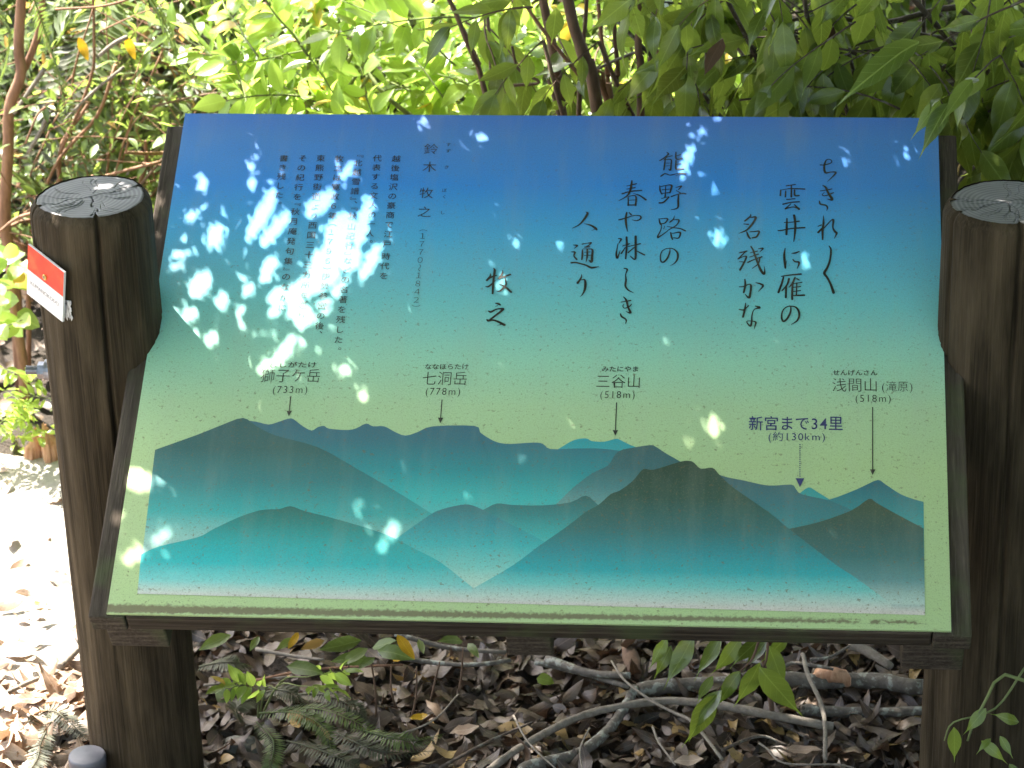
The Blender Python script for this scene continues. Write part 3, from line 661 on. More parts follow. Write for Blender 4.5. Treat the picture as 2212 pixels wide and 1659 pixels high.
# --- round posts with checks (cracks), a chamfered head and growth rings
def post(cx, cy, R, top, label, cracks, tilt=0.):
    na, nz = 180, 150; ang = np.arange(na) / na * 2 * math.pi
    zz = np.concatenate([np.linspace(-.25, top - .02, nz - 6), top - np.array([.016, .012, .008, .005, .002, 0])])
    V = []
    ridge = sum(RNG.uniform(.3, 1) * np.sin(ang * k + RNG.uniform(0, 6)) for k in (17, 29, 41, 53, 67)) * .00035
    for z in zz:
        r = np.full(na, R) + ridge + .0012 * np.sin(ang * 3 + z * 4) + .0008 * np.sin(ang * 5 - z * 9)
        d = top - z
        if d < .02: r = r - .010 * (1 - d / .02) ** 2
        for a0, w_, dep, z0, z1, dr in cracks:
            if z0 < z < z1:
                a = a0 + dr * math.sin(z * 6) * .5; q = np.abs((ang - a + math.pi) % (2 * math.pi) - math.pi)
                fade = min(1, (z - z0) / .15) if z0 > 0 else 1
                r = r - dep * fade * np.clip(1 - q / w_, 0, 1) ** .6
        V.append(np.stack([r * np.cos(ang), r * np.sin(ang), np.full(na, z)], 1))
    n_ = len(zz); V = np.vstack(V)
    F = [(i * na + j, i * na + (j + 1) % na, (i + 1) * na + (j + 1) % na, (i + 1) * na + j) for i in range(n_ - 1) for j in range(na)]
    o = link('post', mesh('post', V, F, M_POST), board); o.location = (cx, cy, 0); o['label'] = label
    # head: rings of vertices, radial checks pressed in
    nh = 480; ah = np.arange(nh) / nh * 2 * math.pi; rr = np.linspace(.002, 1, 46); Vt = [(0, 0, top)]; l0 = V[-na:]
    rim = np.interp(ah, np.append(ang, 2 * math.pi), np.append(np.hypot(l0[:, 0], l0[:, 1]), np.hypot(*l0[0, :2]))); last = np.stack([rim * np.cos(ah), rim * np.sin(ah)], 1)
    chk = [(RNG.uniform(0, 6.28), RNG.uniform(.15, .6), RNG.uniform(.7, 1)) for _ in range(22)]
    for r in rr:
        p = last * r; z = np.full(nh, top) + .0006 * np.sin(p[:, 0] * 90) * np.sin(p[:, 1] * 80) * (r < 1) - .0022 * np.clip((r - .93) / .07, 0, 1) ** 2
        for a0, r0, r1 in chk:
            q = np.abs((ah - a0 - .10 * math.sin(r * 9 + a0) + math.pi) % (2 * math.pi) - math.pi) * r * R
            if r0 < r < r1: z = z - .0016 * np.clip(1 - q / .0010, 0, 1)
        for a0, w_, dep, z0, z1, dr in cracks:
            q = np.abs((ah - a0 - dr * math.sin(top * 6) * .5 - .10 * math.sin(r * 12) * (r < .9) + math.pi) % (2 * math.pi) - math.pi) * r * R
            if z1 > top: z = z - .008 * np.clip(1 - q / (.0016 if a0 > -1.3 and a0 < 0 else .0012), 0, 1)
        Vt += list(zip(p[:, 0], p[:, 1], z))
    Ft = [(0, 1 + j, 1 + (j + 1) % nh) for j in range(nh)]
    for i in range(len(rr) - 1):
        for j in range(nh):
            a = 1 + i * nh + j; b = 1 + i * nh + (j + 1) % nh; Ft.append((a, a + nh, b + nh, b))
    h = link('sawn_head', mesh('sawn_head', np.array(Vt) - [0, 0, top], Ft, M_END), o); h.location = (0, 0, top - .0005)
    return o
PL = (-.676, .452, .091); TL = .5 * 0 + float(at_y(200, 424, .452)[2])
PR = (.684, .455, .091); TR = float(at_y(2172, 435, .455)[2])
pl = post(*PL, TL, 'left round post with a deep crack and a red and white marker', [(-1.27, .045, .016, .42, 9, .10), (.6, .04, .01, .2, 9, .1), (3.6, .03, .008, .8, 9, .05), (-2.6, .02, .004, .0, 1.0, .05)])
pr = post(*PR, TR, 'dark right round post, cut by the frame edge', [(3.05, .04, .012, .5, 9, .1), (-2.65, .03, .008, .0, 9, .05), (-1.4, .04, .010, .0, 9, .06), (.4, .03, .01, .3, 9, .1)])
# bolt through the left post
M_STEEL = simple_mat('dark_bolt_steel', (.22, .22, .25), .4, .9, .3)
bp = at_y(112, 800, PL[1]); G = Geo()
def cyl(p0, p1, r, s=12):
    V, F = tube_np(np.array([p0, p1], float), [r, r], s); return V, F
G.add(*cyl((-.006, 0, 0), (.03, 0, 0), .017, 20)); bt = G.build('washer', M_STEEL, pl, False); bt.location = (-PL[2] - .002, 0, bp[2])
G = Geo(); G.add(*cyl((-.017, 0, 0), (-.006, 0, 0), .0135, 6)); b2 = G.build('nut', M_STEEL, pl, False); b2.location = bt.location
G = Geo(); G.add(*cyl((-.036, 0, 0), (-.015, 0, 0), .0058, 12))
for i in range(9): G.add(*cyl((-.036 + i * .0022, 0, 0), (-.0349 + i * .0022, 0, 0), .0070, 12))
b3 = G.build('bolt_thread', M_STEEL, pl, False); b3.location = bt.location

# ---------------------------------------------------------------- red and white marker on the left post
YAW, ROLL = -.7264, -.2071       # the plate lies against the post and hangs a little crooked on its one screw
hx_ = np.array([math.cos(YAW), math.sin(YAW), 0.]); nrm = np.array([math.sin(YAW), -math.cos(YAW), 0.])
vx = hx_ * math.cos(ROLL) + np.array([0, 0, math.sin(ROLL)]); vy = -hx_ * math.sin(ROLL) + np.array([0, 0, math.cos(ROLL)])
pc = np.array([-.7402, .3820, .9424]); MW, MH = .0902, .0896
mk = thing('trail_marker', 'small red and white plate screwed to the left post, lettered KUMANOKODO', 'sign', tuple(pc))
MM = Matrix(((vx[0], vy[0], nrm[0], 0), (vx[1], vy[1], nrm[1], 0), (vx[2], vy[2], 0, 0), (0, 0, 0, 1)))  # x across, y up, z outwards
def red_mat():
    m, n, b, _ = new_mat('faded_red_print'); v = mapping(n, (1, 1, 1))
    r = ramp(n, [(.3, (.62, .025, .015)), (.55, (.72, .05, .02)), (.75, (.80, .15, .05))], noise(n, v, 28, 5))
    n.links.new(r.outputs[0], b.inputs['Base Color']); b.inputs['Roughness'].default_value = .3; return m
M_WHITE = simple_mat('grubby_white_plate', (.66, .62, .60), .4, 0, .08); M_RED = red_mat(); M_BRASS = simple_mat('brass_screw', (.55, .38, .12), .35, .9, .2)
def mk_part(name, V, F, mat, smooth=False):
    o = link(name, mesh(name, V, F, mat, smooth=smooth), mk); o.matrix_basis = MM; return o
mk_part('plate', *box_np((-MW / 2, -MH / 2, -.002), (MW / 2, MH / 2, .0015)), M_WHITE)
mk_part('red_band', *box_np((-MW / 2 + .0006, .001, .0016), (MW / 2 - .0006, MH / 2 - .0006, .0021)), M_RED)
G = Geo()
tw = 0; adv = []
for ch in 'KUMANOKODO':
    V, F = glyph(ch, -.012); adv.append((V[:, 0].max() - V[:, 0].min()) + .09)
tot = sum(adv); sc = MW * .80 / tot; x = -MW * .40
for ch, a in zip('KUMANOKODO', adv):
    V, F = glyph(ch, -.012); q = (V - [V[:, 0].min(), V[:, 1].min()]) * sc; G.add(np.c_[q[:, 0] + x, q[:, 1] - MH * .25, np.full(len(q), .00175)], F); x += a * sc
mk_part('lettering', np.vstack(G.V), G.F, simple_mat('black_lettering', (.03, .02, .03), .5))
V, F = tube_np(np.array([(0, 0, .001), (0, 0, .004), (0, 0, .0045)]), [.0045, .0045, .0036], 16); V[:, 1] += .011; mk_part('screw', V, F, M_BRASS, True)
V, F = box_np((-.003, .0105, .0045), (.003, .0115, .0048)); V2, F2 = box_np((-.0005, .008, .00455), (.0005, .014, .00485)); g = Geo(); g.add(V, F); g.add(V2, F2)
mk_part('screw_slot', np.vstack(g.V), g.F, M_STEEL)
# torn remains of an older marker on the post beside it
def wrap_patch(name, a0, a1, z0, z1, mat, label, torn=True):
    na, nz_ = 14, 14; V = []
    for i in range(nz_ + 1):
        for j in range(na + 1):
            a = a0 + (a1 - a0) * j / na; z = z0 + (z1 - z0) * i / nz_
            if torn and i == 0: z += random.uniform(-.004, .008)
            if torn and j == na: a += random.uniform(-.02, .02)
            V.append((PL[0] + math.cos(a) * (PL[2] + .0035), PL[1] + math.sin(a) * (PL[2] + .0035), z))
    F = [(i * (na + 1) + j, i * (na + 1) + j + 1, (i + 1) * (na + 1) + j + 1, (i + 1) * (na + 1) + j) for i in range(nz_) for j in range(na)]
    o = link(name, mesh(name, V, F, mat)); origin_shift(o, (PL[0], PL[1] - PL[2], z0)); so_ = o.modifiers.new('thickness', 'SOLIDIFY'); so_.thickness = .0006
    tag(o, label, 'sticker'); return o
def ang_at(x, y):      # where the line of sight meets the post
    d = ray(x, y); o = CAM_O[:2] - np.array(PL[:2]); a = d[:2] @ d[:2]; b = 2 * o @ d[:2]; c = o @ o - PL[2] ** 2
    t = (-b - math.sqrt(max(b * b - 4 * a * c, 0))) / (2 * a); p = CAM_O + d * t; return math.atan2(p[1] - PL[1], p[0] - PL[0]), p[2]
a1, z1 = ang_at(154, 648); a2, z2 = ang_at(138, 682)
M_OLDW, n_, b_, _ = new_mat('flaking_white_sticker'); r_ = ramp(n_, [(.42, (.05, .04, .035)), (.5, (.55, .53, .52))], noise(n_, mapping(n_, (60, 60, 14)), 2.5, 5, .7)); n_.links.new(r_.outputs[0], b_.inputs['Base Color'])
wrap_patch('torn_sticker', a2 - .02, a1, z2 - .001, z1, M_OLDW, 'torn white sticker on the left post beside the marker plate')
wrap_patch('dark_red_sticker', a2 - .02, a1 - .08, z1 + .002, z1 + .05, simple_mat('dark_red_sticker', (.16, .015, .02), .4, 0, .3), 'dark red sticker on the post behind the marker plate')

# short round stake beside the post
p = at_z(187, 1624, .12); st = thing('stake', 'short round grey stake with a chamfered top beside the left post', 'stake', (p[0], p[1], 0))
V, F = tube_np(np.array([(0, 0, -.1), (0, 0, .094)]), [.029, .029], 24); link('shaft', mesh('shaft', V, F, bark('stake_side', (.10, .07, .05), (.22, .16, .12), (60, 60, 8))), st)
V, F = tube_np(np.array([(0, 0, .0945), (0, 0, .110), (0, 0, .1135), (0, 0, .1150)]), [.0305, .0305, .0295, .0265], 24); link('cap', mesh('cap', V, F, simple_mat('grey_cap', (.085, .085, .10), .5, 0, .15), smooth=True), st)

# ---------------------------------------------------------------- trees that shade the board, from above the frame
HOLES = [(565, 465, 15, 64, 28), (545, 393, 9, 14, 20), (595, 493, 14, 50, 40), (690, 440, 18, 42, 50), (735, 505, 34, 50, 25), (705, 570, 32, 44, 45), (755, 560, 26, 30, 30), (785, 480, 15, 60, 15), (800, 566, 13, 44, 28), (580, 582, 13, 32, 30),
         (465, 508, 18, 27, 25), (432, 615, 20, 31, 40), (434, 396, 8, 15, 25), (415, 467, 6, 22, 60), (390, 550, 6, 22, 70), (384, 572, 5, 20, 65), (480, 650, 12, 18, 20), (537, 628, 10, 19, 40), (519, 672, 5, 15, 15), (521, 704, 4, 8, 0), (408, 680, 13, 22, 50), (372, 685, 11, 20, 20), (417, 728, 7, 18, 30), (457, 730, 9, 18, 30),
         (612, 762, 11, 44, 38), (577, 788, 10, 14, 60), (395, 820, 17, 22, 25), (446, 822, 5, 12, 45), (600, 640, 15, 24, 40), (650, 628, 20, 42, 42), (700, 610, 14, 42, 60), (638, 668, 13, 26, 50), (656, 684, 20, 26, 40), (600, 668, 9, 24, 50), (735, 620, 10, 26, 45), (750, 368, 8, 26, 40), (700, 655, 8, 20, 60), (552, 340, 8, 4, 0), (545, 358, 9, 5, 0),
         (1037, 298, 8, 11, 40), (1484, 345, 11, 46, 22), (1512, 290, 5, 22, 30), (1548, 258, 9, 6, 0), (913, 264, 13, 6, -20),
         (297, 1035, 40, 27, 20), (345, 1032, 10, 22, -20), (285, 1200, 10, 40, 62), (350, 1160, 7, 34, 55), (848, 1148, 10, 26, 30), (828, 1178, 8, 18, 30), (1540, 922, 11, 22, 10), (1552, 512, 8, 25, 25), (1211, 530, 6, 11, 20), (1117, 525, 9, 9, 0), (1082, 612, 4, 25, 22),
         (1828, 350, 6, 11, 20), (1958, 336, 8, 5, 0), (745, 800, 12, 10, 0), (786, 856, 6, 12, 20), (2010, 262, 11, 5, 10), (775, 1095, 8, 10, 0), (1740, 565, 8, 18, 20), (330, 430, 10, 30, 15), (250, 1110, 18, 10, 0)]
gu = np.arange(-.86, .88, .004); gv = np.arange(-.12, 1.10, .004)
GU, GV = np.meshgrid(gu, gv)
PW = B0 + GU[..., None] * np.array([1., 0, 0]) + GV[..., None] * BV
PX = project(PW)
hole = np.zeros(GU.shape, bool)
for hx, hy, rx, ry, an in HOLES:      # an: lean of the long axis towards the right of vertical, degrees
    k_ = .98 if hx < 860 and hy < 900 else .78
    a = math.radians(an); dx = PX[..., 0] - hx; dy = PX[..., 1] - hy
    l = dx * math.sin(a) - dy * math.cos(a); t = dx * math.cos(a) + dy * math.sin(a)
    hole |= (t / (rx * k_)) ** 2 + (l / (ry * k_)) ** 2 < 1
covered = np.zeros(GU.shape, bool)
SV = np.array(SUN)
def board_shadow(P):
    t = ((P - B0) @ BN) / (SV @ BN); q = P - t[..., None] * SV
    return q[..., 0], (q - B0) @ BV
_o = np.array([(0, 0), (.25, .19), (.5, .25), (.78, .15), (1, 0), (.78, -.15), (.5, -.25), (.25, -.19)])
def try_leaf(M, mark=True, need=0.):
    """True when the shade of this leaf spares every sun fleck on the panel"""
    P = M[:3, 3] + _o[:, :1] * M[:3, 0] + _o[:, 1:] * M[:3, 1]
    u, v = board_shadow(P)
    i0, i1 = int((u.min() + .86) / .004), int((u.max() + .86) / .004) + 2; j0, j1 = int((v.min() + .12) / .004), int((v.max() + .12) / .004) + 2
    if i1 < 0 or j1 < 0 or i0 >= len(gu) or j0 >= len(gv): return True
    i0 = max(i0, 0); j0 = max(j0, 0); i1 = min(i1, len(gu)); j1 = min(j1, len(gv))
    if i1 <= i0 or j1 <= j0: return True
    x = GU[j0:j1, i0:i1]; y = GV[j0:j1, i0:i1]; ins = np.ones(x.shape, bool)
    ar = np.sum(u * np.roll(v, -1) - v * np.roll(u, -1)); s = 1 if ar > 0 else -1
    for k in range(8):
        k2 = (k + 1) % 8; ins &= s * ((u[k2] - u[k]) * (y - v[k]) - (v[k2] - v[k]) * (x - u[k])) > 0
    if (ins & hole[j0:j1, i0:i1]).any(): return False
    if need and ins.any() and (ins & ~covered[j0:j1, i0:i1]).sum() < need * ins.sum(): return False
    if mark: covered[j0:j1, i0:i1] |= ins
    return True
def sunward(tilt):
    n = SV + RNG.normal(0, tilt, 3); n /= np.linalg.norm(n); a = RNG.normal(0, 1, 3); d = np.cross(n, a); d /= np.linalg.norm(d); return n, d
canopy = []
want = ~hole & (GU > -.80) & (GU < .86) & (GV > -.10) & (GV < 1.04) & ((GU > -.68) | (GV > .4))
for size, cnt in ((.085, 700), (.06, 1300), (.04, 3000), (.026, 9000), (.016, 16000), (.011, 16000)):
    todo = np.argwhere(want & ~covered)
    for c in range(cnt):
        if c % 150 == 0: todo = np.argwhere(want & ~covered)
        if len(todo) == 0: break
        j, i = todo[RNG.integers(len(todo))]
        if covered[j, i]: continue
        Q = PW[j, i]; hmin = (2.815 - .33 * (Q[1] + 3.6) + .12 - Q[2]) / (SV[2] + .33 * SV[1])
        h = max(hmin, .3) + RNG.uniform(0, .38)
        n_v, d = sunward(.3); M = frame_mat(Q + SV * h - d * size * .5, d, n_v, size)
        if try_leaf(M, need=.0): canopy.append(M)
print('COV', (want & ~covered).sum(), want.sum(), len(canopy))
for c in range(5200):  # unseen boughs added on the right to block sky light there
    P = np.array([1.35 + abs(RNG.normal(0, .5)), RNG.uniform(-.3, 1.5), RNG.uniform(.9, 2.9)])
    d = RNG.normal(0, 1, 3); d[2] -= .8; M = frame_mat(P, d, RNG.normal(0, .5, 3) + [0, 0, 1], RNG.uniform(.07, .11))
    if try_leaf(M, False): canopy.append(M)
def shade_wanted(fx, fy):
    if fx > -.98 + .08 * math.sin(fy * 6) and fy < 1.5 + .08 * math.sin(fx * 5): return 1.
    if fx > .42 + .12 * math.sin(fy * 5) and fy < 4.2: return .9 if fy < 1.9 else .72
    if fx < -1.0 and fy > 2.3: return .14
    return 0.
for c in range(90000):
    z = RNG.uniform(2.25, 3.3); fx = RNG.uniform(-2.6, 2.6); fy = RNG.uniform(-2.6, 4.3)
    wnt = shade_wanted(fx, fy)
    if RNG.random() > wnt * .78: continue
    t = (z - .6) / SV[2]; P = np.array([fx, fy, .6]) + SV * t
    n_v, d = sunward(.45); sz = RNG.uniform(.07, .12); M = frame_mat(P, d, n_v, sz)
    if P[2] > 2.815 - .33 * (P[1] + 3.6) + .15 and try_leaf(M, False): canopy.append(M)
tree = thing('shade_tree', 'evergreen tree above the frame whose boughs shade the board', 'tree', (2.6, 2.2, float(gh(2.6, 2.2))))
V, F = tube_np(catmull([(2.6, 2.2, -.1), (2.55, 2.25, 1.2), (2.4, 2.2, 2.4), (2.2, 2.1, 3.6), (1.9, 2.0, 5.0)], 5), [.13, .10, .07], 12, .05)
link('trunk', mesh('trunk', V - np.array(tree.location), F, K_BROWN), tree)
def clear_path(P):
    for q in P:
        if not try_leaf(frame_mat(q, (1, 0, 0), SV, .03), False): return False
    return True
for k in range(26):
    z0 = RNG.uniform(2.3, 3.4); end = np.array([RNG.uniform(-2.2, 1.6), RNG.uniform(-1.6, 4.6), RNG.uniform(2.4, 3.3)])
    P = catmull([(2.4, 2.2, z0), ((2.4 + end[0]) / 2, (2.2 + end[1]) / 2 + RNG.normal(0, .2), (z0 + end[2]) / 2 + .25), end], 8)
    if clear_path(P):
        V, F = tube_np(P, [.035, .006], 6, .05); link('limb', mesh('limb', V - np.array(tree.location), F, K_BROWN), tree)
stuff_leaves('crown', canopy, 'canopy', tree, tuple(tree.location))

side = thing('added_shade_shrub', 'tall leafy shrub added out of view right of the board to shade the right post', 'shrub', (1.95, -.55, float(gh(1.95, -.55))))  # added out of frame to keep sky light off the right post
for k in range(9):
    a = RNG.uniform(0, 6.28); e = np.array([math.cos(a) * .5, math.sin(a) * .5, RNG.uniform(1.6, 2.5)]); V, F = tube_np(catmull([(0, 0, -.05), e * [.4, .4, .6], e], 3), [.02, .006], 5); link('stem', mesh('stem', V, F, K_BROWN), side)
Ms = []
for c in range(230):
    a = RNG.uniform(0, 6.28); r_ = .75 * math.sqrt(RNG.random()); c0 = np.array([math.cos(a) * r_, math.sin(a) * r_, RNG.uniform(.3, 2.7)])
    for k in range(18): Ms.append(frame_mat(c0 + RNG.normal(0, .08, 3), RNG.normal(0, 1, 3), RNG.normal(0, .4, 3) + [0, 0, 1], RNG.uniform(.06, .10)))
stuff_leaves('foliage', Ms, 'canopy', side)

# ---------------------------------------------------------------- plants
def dirs(yaw, pitch):
    y, p_ = math.radians(yaw), math.radians(pitch); return np.array([math.cos(y) * math.cos(p_), math.sin(y) * math.cos(p_), math.sin(p_)])
def pt(x, y, Y): return at_y(x, y, Y)
# A: sunlit fresh-leaved shrubs behind the upper left and middle of the board
bright = [Plant('fresh_leaved_shrub', lab, (bx, by, float(gh(bx, by))), 'bright', K_GREEN, 'shrub', 'sunlit shrubs behind the board', 260)
          for bx, by, lab in ((-.62, 2.0, 'sunlit shrub with oval yellow green leaves left of the board top'), (-.18, 2.25, 'brightest sunlit shrub directly behind the upper left of the board'),
                              (.28, 2.3, 'pale green sunlit shrub seen between the brown stems'), (.75, 2.7, 'half shaded bright shrub behind the drooping branches'))]
def region_twigs(plants, n, xr, yr, Yr, d_yaw, d_pitch, L, nl, size, thin=1., **kw):
    for i in range(n):
        Y = RNG.uniform(*Yr); x = RNG.uniform(*xr); y = RNG.uniform(*yr); q = pt(x, y, Y)
        pl_ = min(plants, key=lambda p_: abs(p_.base[0] - q[0]) + .3 * abs(p_.base[1] - q[1]) + RNG.uniform(0, .15))
        d = dirs(RNG.uniform(*d_yaw), RNG.uniform(*d_pitch)); Lk = L * RNG.uniform(.7, 1.25)
        s0 = q - d * Lk * .6
        pl_.twig(s0, d, Lk, int(nl * RNG.uniform(.8, 1.2)), size, **kw)
        if i % 4 == 0:
            b_ = pl_.base; mid = (s0 * .55 + b_ * .45) + np.array([RNG.normal(0, .06), RNG.normal(0, .05), .08])
            pl_.stem([b_, mid, s0], [.007 * thin, .0035 * thin], 5, 'stem')
region_twigs(bright[:3], 52, (450, 1180), (-50, 300), (1.6, 1.95), (100, 260), (5, 60), .24, 6, .068, opp=True, droop=.25, r=.0024)
region_twigs(bright[:3], 80, (470, 1450), (-80, 330), (1.95, 2.5), (60, 300), (0, 60), .26, 6, .060, opp=True, droop=.3, r=.0024)
region_twigs(bright[2:], 40, (1150, 2000), (-80, 330), (2.3, 3.0), (60, 300), (0, 60), .26, 7, .052, opp=True, droop=.3, r=.0024)
for p_, P in ((bright[0], [(460, 40), (500, 120), (520, 190), (545, 270)]), (bright[1], [(760, 100), (790, 150), (880, 245)]), (bright[0], [(553, 40), (610, 60), (665, 75)])):
    p_.stem([pt(x, y, 1.75) for x, y in P] + [p_.base + np.array([0, 0, .3])], [.003, .006], 5, 'branch')
for p_ in bright: p_.done('leaf', 'foliage')

# B: sapling stems behind the middle of the board
sap = Plant('pointed_leaf_sapling', 'cluster of upright brown stems with long pointed leaves behind the board centre', (.12, 1.25, 0), 'point', K_BROWN, 'sapling', None, 200)
for P, r, mt in (([(1166, -30), (1185, 60), (1200, 140), (1214, 250)], .0105, K_BROWN), ([(1222, -20), (1240, 60), (1262, 130), (1292, 250)], .012, K_BROWN),
                 ([(1215, -20), (1245, 60), (1290, 170), (1318, 225), (1320, 250)], .007, K_RED), ([(1290, -20), (1300, 90), (1312, 160), (1316, 250)], .0045, K_RED),
                 ([(1378, -20), (1379, 60), (1379, 115), (1384, 250)], .0075, K_BROWN), ([(1415, -20), (1412, 60), (1410, 110), (1402, 250)], .006, K_BROWN),
                 ([(1110, -30), (1155, 40), (1200, 100), (1265, 180), (1310, 235)], .004, K_RED), ([(1325, -20), (1328, 80), (1335, 160), (1333, 250)], .005, K_BROWN),
                 ([(1350, -20), (1395, 55), (1412, 105), (1500, 170)], .0035, K_RED), ([(1260, 165), (1330, 130), (1420, 95), (1500, 62), (1620, 20)], .0035, K_GREY),
                 ([(1106, 100), (1120, 150), (1165, 178), (1106, 185)], .003, K_BROWN), ([(960, -20), (985, 30), (1010, 95), (1025, 130), (1058, 240)], .0055, K_BROWN), ([(1000, 60), (1022, 110), (1036, 140)], .004, K_RED)):
    Y = RNG.uniform(1.25, 1.5); Q = [pt(x, y, Y) for x, y in P]
    if P[-1][1] >= 235: Q.append(np.array([Q[-1][0] * .4 + .12 * .6 + RNG.normal(0, .03), Y * .4 + 1.25 * .6, .02]))
    sap.stem(Q, [r * .8, r], 7, 'stem', 4, mt)
region_twigs([sap], 16, (980, 1560), (-60, 190), (1.05, 1.4), (200, 340), (-30, 25), .18, 5, .088, droop=.5, hang=.9, up=(0, -.7, .6))
region_twigs([sap], 10, (1080, 1420), (60, 260), (1.4, 1.9), (180, 360), (-30, 25), .18, 5, .07, droop=.5, hang=.7, up=(0, -.7, .6))
for x, y, l in ((935, 100, 1), (1080, 85, 0), (1100, 60, 0), (1210, 40, 1), (1045, 90, 0), (1500, 120, 1)):
    pass
sap.extra.append((frame_mat(pt(1200, 15, 1.0), (-.05, .1, -1), (.2, -.9, .5), .09), 'point'))
sap.done('leaf', 'foliage')

# C: evergreen branches with drooping, long-tipped leaves, right half
ever = [Plant('drooping_evergreen', lab, (bx, by, float(gh(bx, by))), 'point', K_DARK, 'tree', 'evergreens with drooping pointed leaves', 300)
        for bx, by, lab in ((.62, 1.45, 'evergreen with long drip-tipped leaves behind the right third of the board'), (1.35, 1.2, 'dark evergreen hanging over the right post and board corner'))]
for k_, P, Y, r in ((1, [(2300, 200), (2140, 90), (1995, 160), (1760, 80)], 1.2, .007), (1, [(2260, 60), (2070, 15), (1900, 50), (1740, 20)], 1.3, .006), (1, [(2330, 330), (2200, 260), (2080, 120), (1940, -40)], 1.15, .008),
                    (0, [(1390, -30), (1440, 40), (1490, 110), (1500, 250)], 1.4, .005), (0, [(1660, -30), (1672, 30), (1690, 60), (1750, 120), (1726, 250)], 1.45, .007), (0, [(1760, 30), (1690, 50), (1650, 70), (1610, 140)], 1.3, .004),
                    (1, [(2250, 120), (2050, 85), (1890, 60), (1700, 40)], 1.35, .005), (0, [(1570, -30), (1585, 80), (1560, 250)], 1.5, .006)):
    Q = [pt(x, y, Y) for x, y in P]
    p_ = ever[k_]
    if k_ == 0 and P[-1][1] > 200: Q.append(p_.base)
    if k_ == 1: Q = [p_.base + np.array([.1, .1, 1.6 + RNG.uniform(0, .2)])] + Q
    p_.stem(Q, [r * 1.3, r * .6] if k_ == 1 else [r * .6, r * 1.4], 6, 'branch')
ever[1].stem([ever[1].base, ever[1].base + np.array([.05, .02, .8]), ever[1].base + np.array([.1, .1, 1.9])], [.04, .028], 10, 'trunk')
region_twigs(ever[:1], 34, (1380, 1860), (-90, 215), (1.0, 1.5), (150, 390), (-35, 25), .22, 6, .112, droop=.6, hang=1.1, up=(0, -.75, .55))
region_twigs(ever, 34, (1700, 2300), (-90, 230), (.95, 1.45), (120, 420), (-35, 15), .22, 6, .112, droop=.6, hang=1.0, up=(0, -.75, .55))
region_twigs(ever, 26, (1500, 2300), (-60, 240), (1.5, 2.1), (120, 420), (-35, 25), .22, 7, .09, droop=.5, hang=.9, up=(0, -.6, .6))
region_twigs(ever[1:], 12, (2090, 2330), (90, 330), (.9, 1.25), (140, 330), (-50, 0), .22, 6, .12, droop=.6, hang=1., up=(0, -.75, .55))
e1 = ever[1]
for a_, b_, s_ in (((2100, 175), (2035, 240), 1), ((2050, 225), (1983, 318), 1), ((1985, 95), (1800, 180), 1)):
    P0 = pt(*a_, .72 if s_ else 1.); P1 = pt(*b_, .66); e1.extra.append((frame_mat(P0, P1 - P0, (0, -.5, .8), float(np.linalg.norm(P1 - P0))), 'point'))
e1.twig(pt(2160, 120, .85), pt(2060, 215, .70) - pt(2160, 120, .85), .16, 4, .07, droop=.1, hang=.5, up=(0, -.7, .6))
for x, y, Y, s_ in ((1560, 80, 1.0, .075), (1800, 55, 1.1, .06)):
    ever[0].extra.append((frame_mat(pt(x, y, Y), (-.35, 0, -.9), (.3, -.8, .3), s_), 'litter'))
for p_ in ever: p_.done('leaf', 'foliage')

# D: low drooping branch below the board, right of centre
low = Plant('low_evergreen_shoot', 'drooping shoot of pointed green leaves hanging below the board, right of centre', (.36, .62, 0), 'point', K_BROWN, 'plant', None, 80)
low.stem([(.36, .62, 0), (.34, .60, .16), (.30, .57, .30), (.24, .52, .38)], [.005, .003], 6); low.stem([(.34, .60, .2), (.36, .55, .30), (.36, .5, .36)], [.003, .002], 5)
for a_, b_, Y in (((1440, 1378), (1402, 1450), .42), ((1450, 1395), (1412, 1472), .44), ((1500, 1372), (1428, 1492), .42), ((1560, 1375), (1495, 1470), .45), ((1600, 1378), (1540, 1468), .5), ((1660, 1378), (1600, 1452), .5),
                  ((1560, 1490), (1466, 1590), .40), ((1545, 1500), (1478, 1622), .40), ((1600, 1450), (1535, 1530), .42), ((1640, 1430), (1595, 1545), .42), ((1640, 1440), (1740, 1570), .38), ((1660, 1395), (1700, 1500), .45), ((1640, 1380), (1575, 1440), .44), ((1700, 1372), (1650, 1440), .5), ((1540, 1460), (1500, 1520), .43)):
    P0 = pt(*a_, Y); P1 = pt(*b_, Y - .03); low.leaves.append(frame_mat(P0, P1 - P0, (RNG.uniform(-.6, .6), -.6, .6), float(np.linalg.norm(P1 - P0))))
for P in ([(1640, 1380), (1620, 1430), (1560, 1480), (1530, 1520)], [(1660, 1380), (1650, 1440), (1600, 1480)]): low.stem([pt(x, y, .42) for x, y in P], [.0025, .0012], 5, 'twig')
low.done()

